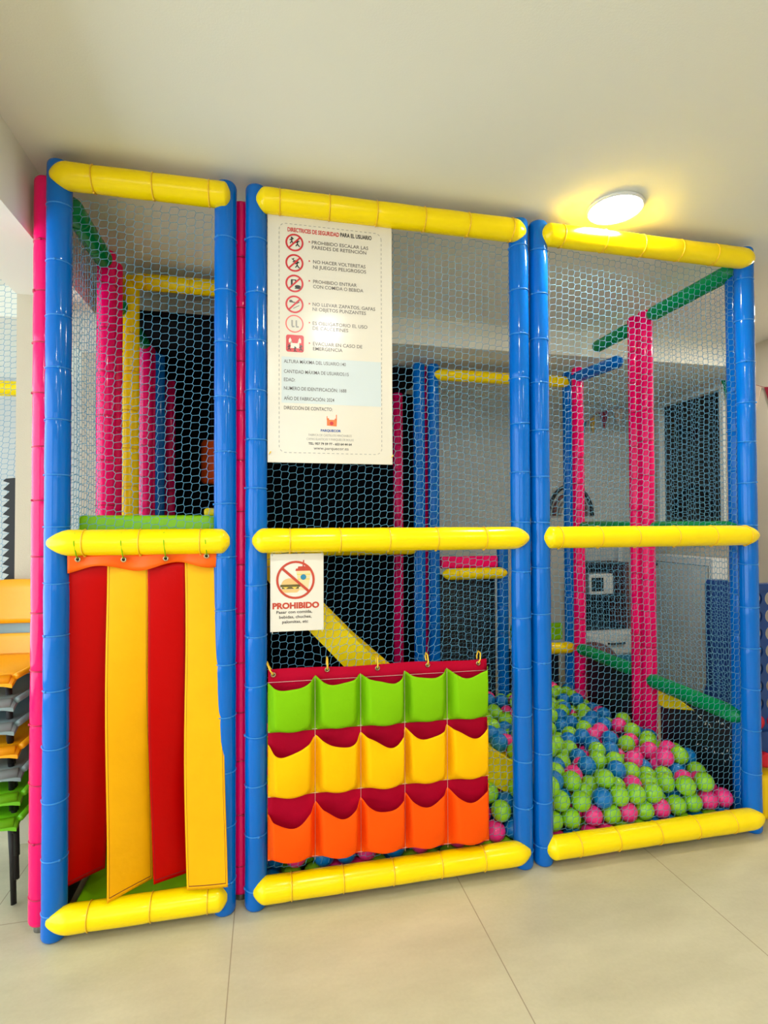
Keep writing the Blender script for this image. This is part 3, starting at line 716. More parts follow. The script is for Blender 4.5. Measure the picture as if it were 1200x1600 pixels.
# dashed border with rounded corners
mb = MB(); x0, x1, z0, z1, rc = .037, .388, 1.497, 2.272, .022
pts = []
for cx, cz, a0 in ((x1 - rc, z1 - rc, 0), (x0 + rc, z1 - rc, PI / 2), (x0 + rc, z0 + rc, PI), (x1 - rc, z0 + rc, 1.5 * PI)):
    pts += [(cx + rc * math.cos(a0 + PI / 2 * k / 6), cz + rc * math.sin(a0 + PI / 2 * k / 6)) for k in range(7)]
pts.append(pts[0]); acc = 0; on = True; dash = .0085; gap = .0075; left = dash
for a, b_ in zip(pts[:-1], pts[1:]):
    L = math.hypot(b_[0] - a[0], b_[1] - a[1]); pos = 0
    while pos < L - 1e-9:
        st = min(left, L - pos)
        if on: bar2(mb, (a[0] + (b_[0] - a[0]) * pos / L, a[1] + (b_[1] - a[1]) * pos / L), (a[0] + (b_[0] - a[0]) * (pos + st) / L, a[1] + (b_[1] - a[1]) * (pos + st) / L), .0018, yt)
        pos += st; left -= st
        if left <= 1e-9: on = not on; left = dash if on else gap
mb.build('dashed_border', M['ink3'], sg, False)
def figure(mb, x, z, s, pose, y):
    """tiny printed figure: head and limbs"""
    disc(mb, x + pose[0][0] * s, z + pose[0][1] * s, .16 * s, y, 12)
    for a, b_ in pose[1:]: bar2(mb, (x + a[0] * s, z + a[1] * s), (x + b_[0] * s, z + b_[1] * s), .17 * s, y)
RUN = [(.0, .5), ((0, .3), (0, -.1)), ((0, .25), (-.35, .1)), ((0, .25), (.32, .4)), ((0, -.1), (-.28, -.5)), ((0, -.1), (.25, -.45)), ((.25, -.45), (.42, -.5))]
TUM = [(.35, -.35), ((.2, -.15), (-.05, .15)), ((-.05, .15), (-.3, .3)), ((-.05, .15), (.15, .45)), ((.2, -.15), (-.1, -.35)), ((.2, -.15), (.45, 0))]
def pict(z, kind, ring_m='redink', fig_m='ink'):
    p = MB(); annulus(p, .088, z, .0302, .0242, yt); bar2(p, (.088 - .018, z - .018), (.088 + .018, z + .018), .0055, yt - .0004)
    if kind == 'sock': p = MB(); annulus(p, .088, z, .0302, .0262, yt)
    o = p.build('pictogram', M[ring_m], sg, False)
    q = MB()
    if kind == 'climb': figure(q, .079, z + .006, .020, RUN, yt - .0002); figure(q, .098, z - .002, .020, RUN, yt - .0002)
    if kind == 'tumble': figure(q, .084, z + .009, .017, TUM, yt - .0002); figure(q, .097, z - .005, .021, RUN, yt - .0002)
    if kind == 'food':
        bar2(q, (.079, z - .010), (.079, z + .012), .006, yt - .0002); bar2(q, (.077, z + .012), (.094, z + .012), .003, yt - .0002); bar2(q, (.092, z + .006), (.092, z + .012), .004, yt - .0002)
        disc(q, .099, z - .010, .0055, yt - .0002, 16, .010); bar2(q, (.089, z - .016), (.109, z - .016), .003, yt - .0002)
    if kind == 'shoe':
        poly(q, [(.071, z + .006), (.071, z + .014), (.079, z + .014), (.083, z + .009), (.090, z + .008), (.090, z + .005)], yt - .0002)
        bar2(q, (.084, z - .014), (.104, z - .003), .002, yt - .0002); bar2(q, (.094, z + .003), (.104, z + .009), .003, yt - .0002)
    if kind == 'sock':
        for dx in (-.008, .006): bar2(q, (.088 + dx, z + .012), (.088 + dx, z - .008), .005, yt - .0002); bar2(q, (.088 + dx - .001, z - .010), (.088 + dx + .008, z - .010), .005, yt - .0002)
    q.build('figure_print', M[fig_m], o, False)
pict(2.2095, 'climb'); pict(2.140, 'tumble'); pict(2.070, 'food'); pict(1.999, 'shoe', 'redink', 'ink2'); pict(1.933, 'sock', 'pinkink', 'ink3')
p = MB(); rc = .007; cx0, cx1, cz0, cz1 = .060, .119, 1.837, 1.895; pts = []
for cx, cz, a0 in ((cx1 - rc, cz1 - rc, 0), (cx0 + rc, cz1 - rc, PI / 2), (cx0 + rc, cz0 + rc, PI), (cx1 - rc, cz0 + rc, 1.5 * PI)): pts += [(cx + rc * math.cos(a0 + PI / 2 * k / 5), cz + rc * math.sin(a0 + PI / 2 * k / 5)) for k in range(6)]
poly(p, pts, yt); o = p.build('pictogram', M['redink'], sg, False)
q = MB(); poly(q, [(.075, 1.850), (.104, 1.850), (.104, 1.872), (.099, 1.872), (.099, 1.867), (.080, 1.867), (.080, 1.872), (.075, 1.872)], yt - .0002)
for x in (.0735, .1055): poly(q, [(x - .0045, 1.868), (x + .0045, 1.868), (x + .0045, 1.878), (x, 1.886), (x - .0045, 1.878)], yt - .0002)
q.build('castle_print', M['board'], o, False)
q = MB(); figure(q, .070, 1.851, .017, RUN, yt - .0004); figure(q, .109, 1.851, .017, RUN, yt - .0004); figure(q, .0895, 1.846, .015, RUN, yt - .0004); q.build('figure_print', M['ink'], o, False)
# company logo: little orange castle
q = MB(); poly(q, [(.197, 1.592), (.230, 1.590), (.231, 1.612), (.226, 1.618), (.222, 1.612), (.205, 1.612), (.203, 1.618), (.197, 1.616)], yt); bar2(q, (.2295, 1.610), (.2295, 1.630), .0028, yt); bar2(q, (.1975, 1.612), (.1975, 1.624), .0028, yt)
o = q.build('logo', M['oraink'], sg, False); q = MB(); disc(q, .213, 1.600, .0065, yt - .0002, 18); q.build('logo_emblem', M['redink'], o, False)
for x, z in ((.003, 2.304), (.424, 2.298), (.006, 1.494), (.424, 1.492)):
    MB().sweep([(x - .002, YS - .004, z - .004), (x + .001, YS - .006, z), (x + .003, YS - .004, z + .004), (x + .004, YS + .02, z + .005)], .0018, 6).build('corner_tie', M['gold_tie'], sg)

YS = -.016
s2 = thing('food_sign', 'small white sign with a crossed-out burger and drink, reading PROHIBIDO', 'sign', (.097, YS, .899))
MB().rbox((.008, YS, .899), (.185, YS + .004, 1.158), .0015).build('board', M['board2'], s2)
yt = YS - .0006
for s, x0, x1, z, cap, mm, bd in (('PROHIBIDO', .015, .170, .9755, .0185, 'brick', .05), ('Pasar con comida,', .028, .146, .959, .0095, 'ink2', .02), ('bebidas, chuches,', .037, .144, .9425, .0095, 'ink2', .02), ('palomitas, etc', .047, .133, .9265, .0095, 'ink2', .02)):
    text_part(s2, 'lettering', s, x0, x1, z, cap, M[mm], yt, bd)
y1, y2, y3, y4 = YS - .0004, YS - .0008, YS - .0012, YS - .0016
q = MB(); poly(q, [(.093, 1.103), (.143, 1.103), (.132, 1.035), (.102, 1.035)], y1); q.build('cup_print', [M['cup']], s2, False)
q = MB(); poly(q, [(.090, 1.100), (.146, 1.100), (.143, 1.108), (.093, 1.108)], y2); poly(q, [(.098, 1.108), (.139, 1.108), (.137, 1.115), (.100, 1.115)], y2); bar2(q, (.116, 1.113), (.118, 1.136), .004, y2); q.build('cup_lid_print', M['brick'], s2, False)
q = MB(); bar2(q, (.0955, 1.088), (.1405, 1.088), .003, y2); bar2(q, (.0985, 1.072), (.138, 1.072), .003, y2); q.build('cup_band_print', M['cheese'], s2, False)
q = MB(); disc(q, .117, 1.079, .0095, y3, 20); q.build('cup_badge_print', M['teal'], s2, False)
q = MB(); bun = [(.074 + .030 * math.cos(PI * k / 12), 1.055 + .021 * math.sin(PI * k / 12)) for k in range(13)]; poly(q, bun, y2)
poly(q, [(.044, 1.040), (.104, 1.040), (.101, 1.032), (.095, 1.028), (.053, 1.028), (.047, 1.032)], y2); q.build('bun_print', M['bun'], s2, False)
q = MB(); bar2(q, (.041, 1.051), (.107, 1.051), .008, y2); bar2(q, (.046, 1.0435), (.102, 1.0435), .006, y1); q.build('filling_print', M['patty'], s2, False)
q = MB(); poly(q, [(.049, 1.047), (.068, 1.047), (.058, 1.040)], y3); poly(q, [(.078, 1.047), (.098, 1.047), (.088, 1.039)], y3); q.build('cheese_print', M['cheese'], s2, False)
q = MB(); annulus(q, .091, 1.070, .0640, .0565, y3); bar2(q, (.091 - .045, 1.070 + .040), (.091 + .045, 1.070 - .040), .0085, y4); q.build('prohibition_ring', M['brick'], s2, False)
for x, z in ((.014, 1.152), (.179, 1.152), (.014, .905), (.179, .905)):
    q = MB(); q.sweep([(x, YS - .001, z), (x, YS + .016, z)], .0016, 6); q.sweep([(x, YS - .001, z), (x + .001, YS + .001, z + (.012 if z > 1 else -.012))], .0014, 5)
    q.build('corner_tie', M['white'], s2)

# ---------------------------------------------------------------- balls
IND = '858,58,175,0;834,58,104,2;1192,58,173,0;1286,58,174,1;1243,58,112,2;1147,58,113,0;1103,58,185,0;1669,58,181,0;1323,58,109,0;1361,58,174,0;1757,58,187,0;1436,58,173,0;1512,58,171,0;1398,58,108,2;1623,58,108,0;1473,58,106,0;1548,58,105,2;1698,58,111,0;1773,58,113,2;1847,58,114,2;1072,58,112,0;798,58,38,0;1058,58,246,0;193,58,103,1;871,58,38,0;724,58,38,0;650,58,38,0;269,58,103,1;95,58,113,2;577,58,38,0;503,58,38,0;344,58,103,2;446,58,100,1;909,58,106,1;383,58,38,0;307,58,38,2;541,58,103,2;1229,58,38,2;232,58,38,2;1155,58,38,1;1299,58,38,2;156,58,38,0;1371,58,38,0;1085,58,38,2;1442,58,38,0;1514,58,38,1;1847,58,38,1;82,58,38,0;1783,58,38,0;1718,58,38,1;1651,58,38,0;1583,58,38,1;685,58,104,2;27,90,103,1;947,96,231,0;444,100,38,1;796,103,152,2;1186,111,226,0;1335,113,218,0;138,114,87,0;1621,115,170,0;1111,116,82,0;833,116,217,0;906,116,171,1;1110,116,233,1;1196,116,111,2;1239,116,173,0;1143,116,164,1;1713,118,174,2;1193,118,38,0;1408,121,38,0;1788,121,158,2;1336,121,38,2;1283,121,111,1;345,122,38,1;196,122,38,0;1586,123,104,0;1661,123,104,1;1736,123,103,0;270,123,38,0;1510,123,107,1;542,123,38,0;836,124,38,2;1547,124,172,0;615,124,38,0;1471,125,173,2;876,125,103,1;1624,125,38,2;1396,125,174,0;1268,126,38,0;1698,126,38,0;912,127,38,0;1773,128,38,0;1847,129,38,0;82,130,38,0;8,133,38,1;1847,134,113,2;1299,162,173,0;406,164,38,0;142,171,38,0;1435,176,215,1;1663,177,168,0;1233,178,215,2;859,179,153,1;1154,180,232,0;1832,181,169,0;1510,185,197,0;1588,186,170,0;1738,188,169,1;1699,188,104,2;1270,195,112,0;1270,199,38,0;1364,200,174,0;1315,206,232,1;1696,207,229,2;1778,217,226,0;1565,241,217,2;1788,242,155,1;968,243,108,0;1527,243,152,1;1195,244,223,1;1847,248,201,1;1480,252,216,0;1623,252,170,1;1699,253,169,2;1399,255,224,0;1270,272,113,1;1330,272,198,2;1178,272,291,0;1847,280,131,0;1784,293,221,2;1251,295,214,0;1567,303,175,0;1416,305,169,2;1335,306,130,2;1491,309,168,1;1704,312,215,2;1044,313,272,0;986,315,97,2;1847,324,193,0;1639,325,178,2;1241,328,281,0;1452,337,227,0;1360,342,204,1;1530,354,217,1;988,358,298,1;1216,363,219,1;932,367,103,0;1746,376,218,0;1693,376,164,2;1585,378,171,2;1293,379,207,0;1019,381,82,1;1425,385,169,2;1642,390,219,0;1042,406,273,2;1476,409,222,1;1802,411,99,1;1361,417,211,0;1847,421,159,0;1749,425,151,2;1794,434,211,0;964,435,103,0;1699,438,207,2;981,439,303,1;1639,443,162,0;1594,448,223,1;1468,452,161,2;1048,481,270,1;1475,488,227,1;1400,488,218,1;1748,490,233,0;1073,492,38,0;1847,497,193,1;1591,502,160,2;988,506,96,1;1547,509,220,2;986,514,300,0;1498,523,164,2;1139,532,38,0;1021,534,158,0;1073,534,101,1;1782,534,182,1;1158,537,256,1;1152,544,110,2;1612,548,223,2;1451,558,215,0;1046,566,284,0;1847,572,178,1;1083,576,38,1;1010,578,218,0;1082,578,161,1;1742,581,226,2;1546,585,227,0;1705,594,160,2;1156,601,213,0;1150,602,38,0;1670,603,227,1;1110,610,99,0;1421,611,169,0;1778,613,167,1;1371,618,225,0;1035,633,174,1;1602,637,227,1;1813,647,225,0;1725,652,205,0;1461,653,218,1;1411,672,271,0;1166,686,217,1;1536,688,218,1;1608,702,189,0;1675,704,225,1;1766,742,222,1;1521,766,225,1;1671,778,207,0;1226,795,216,0;1569,825,226,0;1129,835,217,0;1656,840,166,0;1727,876,200,0;1208,882,221,0;1542,896,225,0;1625,896,215,1;1847,896,172,2;1675,913,160,2;1306,952,163,0;1580,961,220,0;1847,972,168,1;1652,974,199,0;1716,975,160,0;1753,978,226,1;1239,986,199,0;1336,1021,172,2;1701,1032,211,1;1847,1050,161,0;1780,1069,213,0;1331,1083,214,1;1257,1096,222,1;1670,1099,229,0;1847,1110,206,2;1730,1157,219,0;1285,1165,212,2;1437,1167,189,0;1803,1171,204,0;1847,1232,201,1;1741,1232,218,2;1395,1232,170,0'
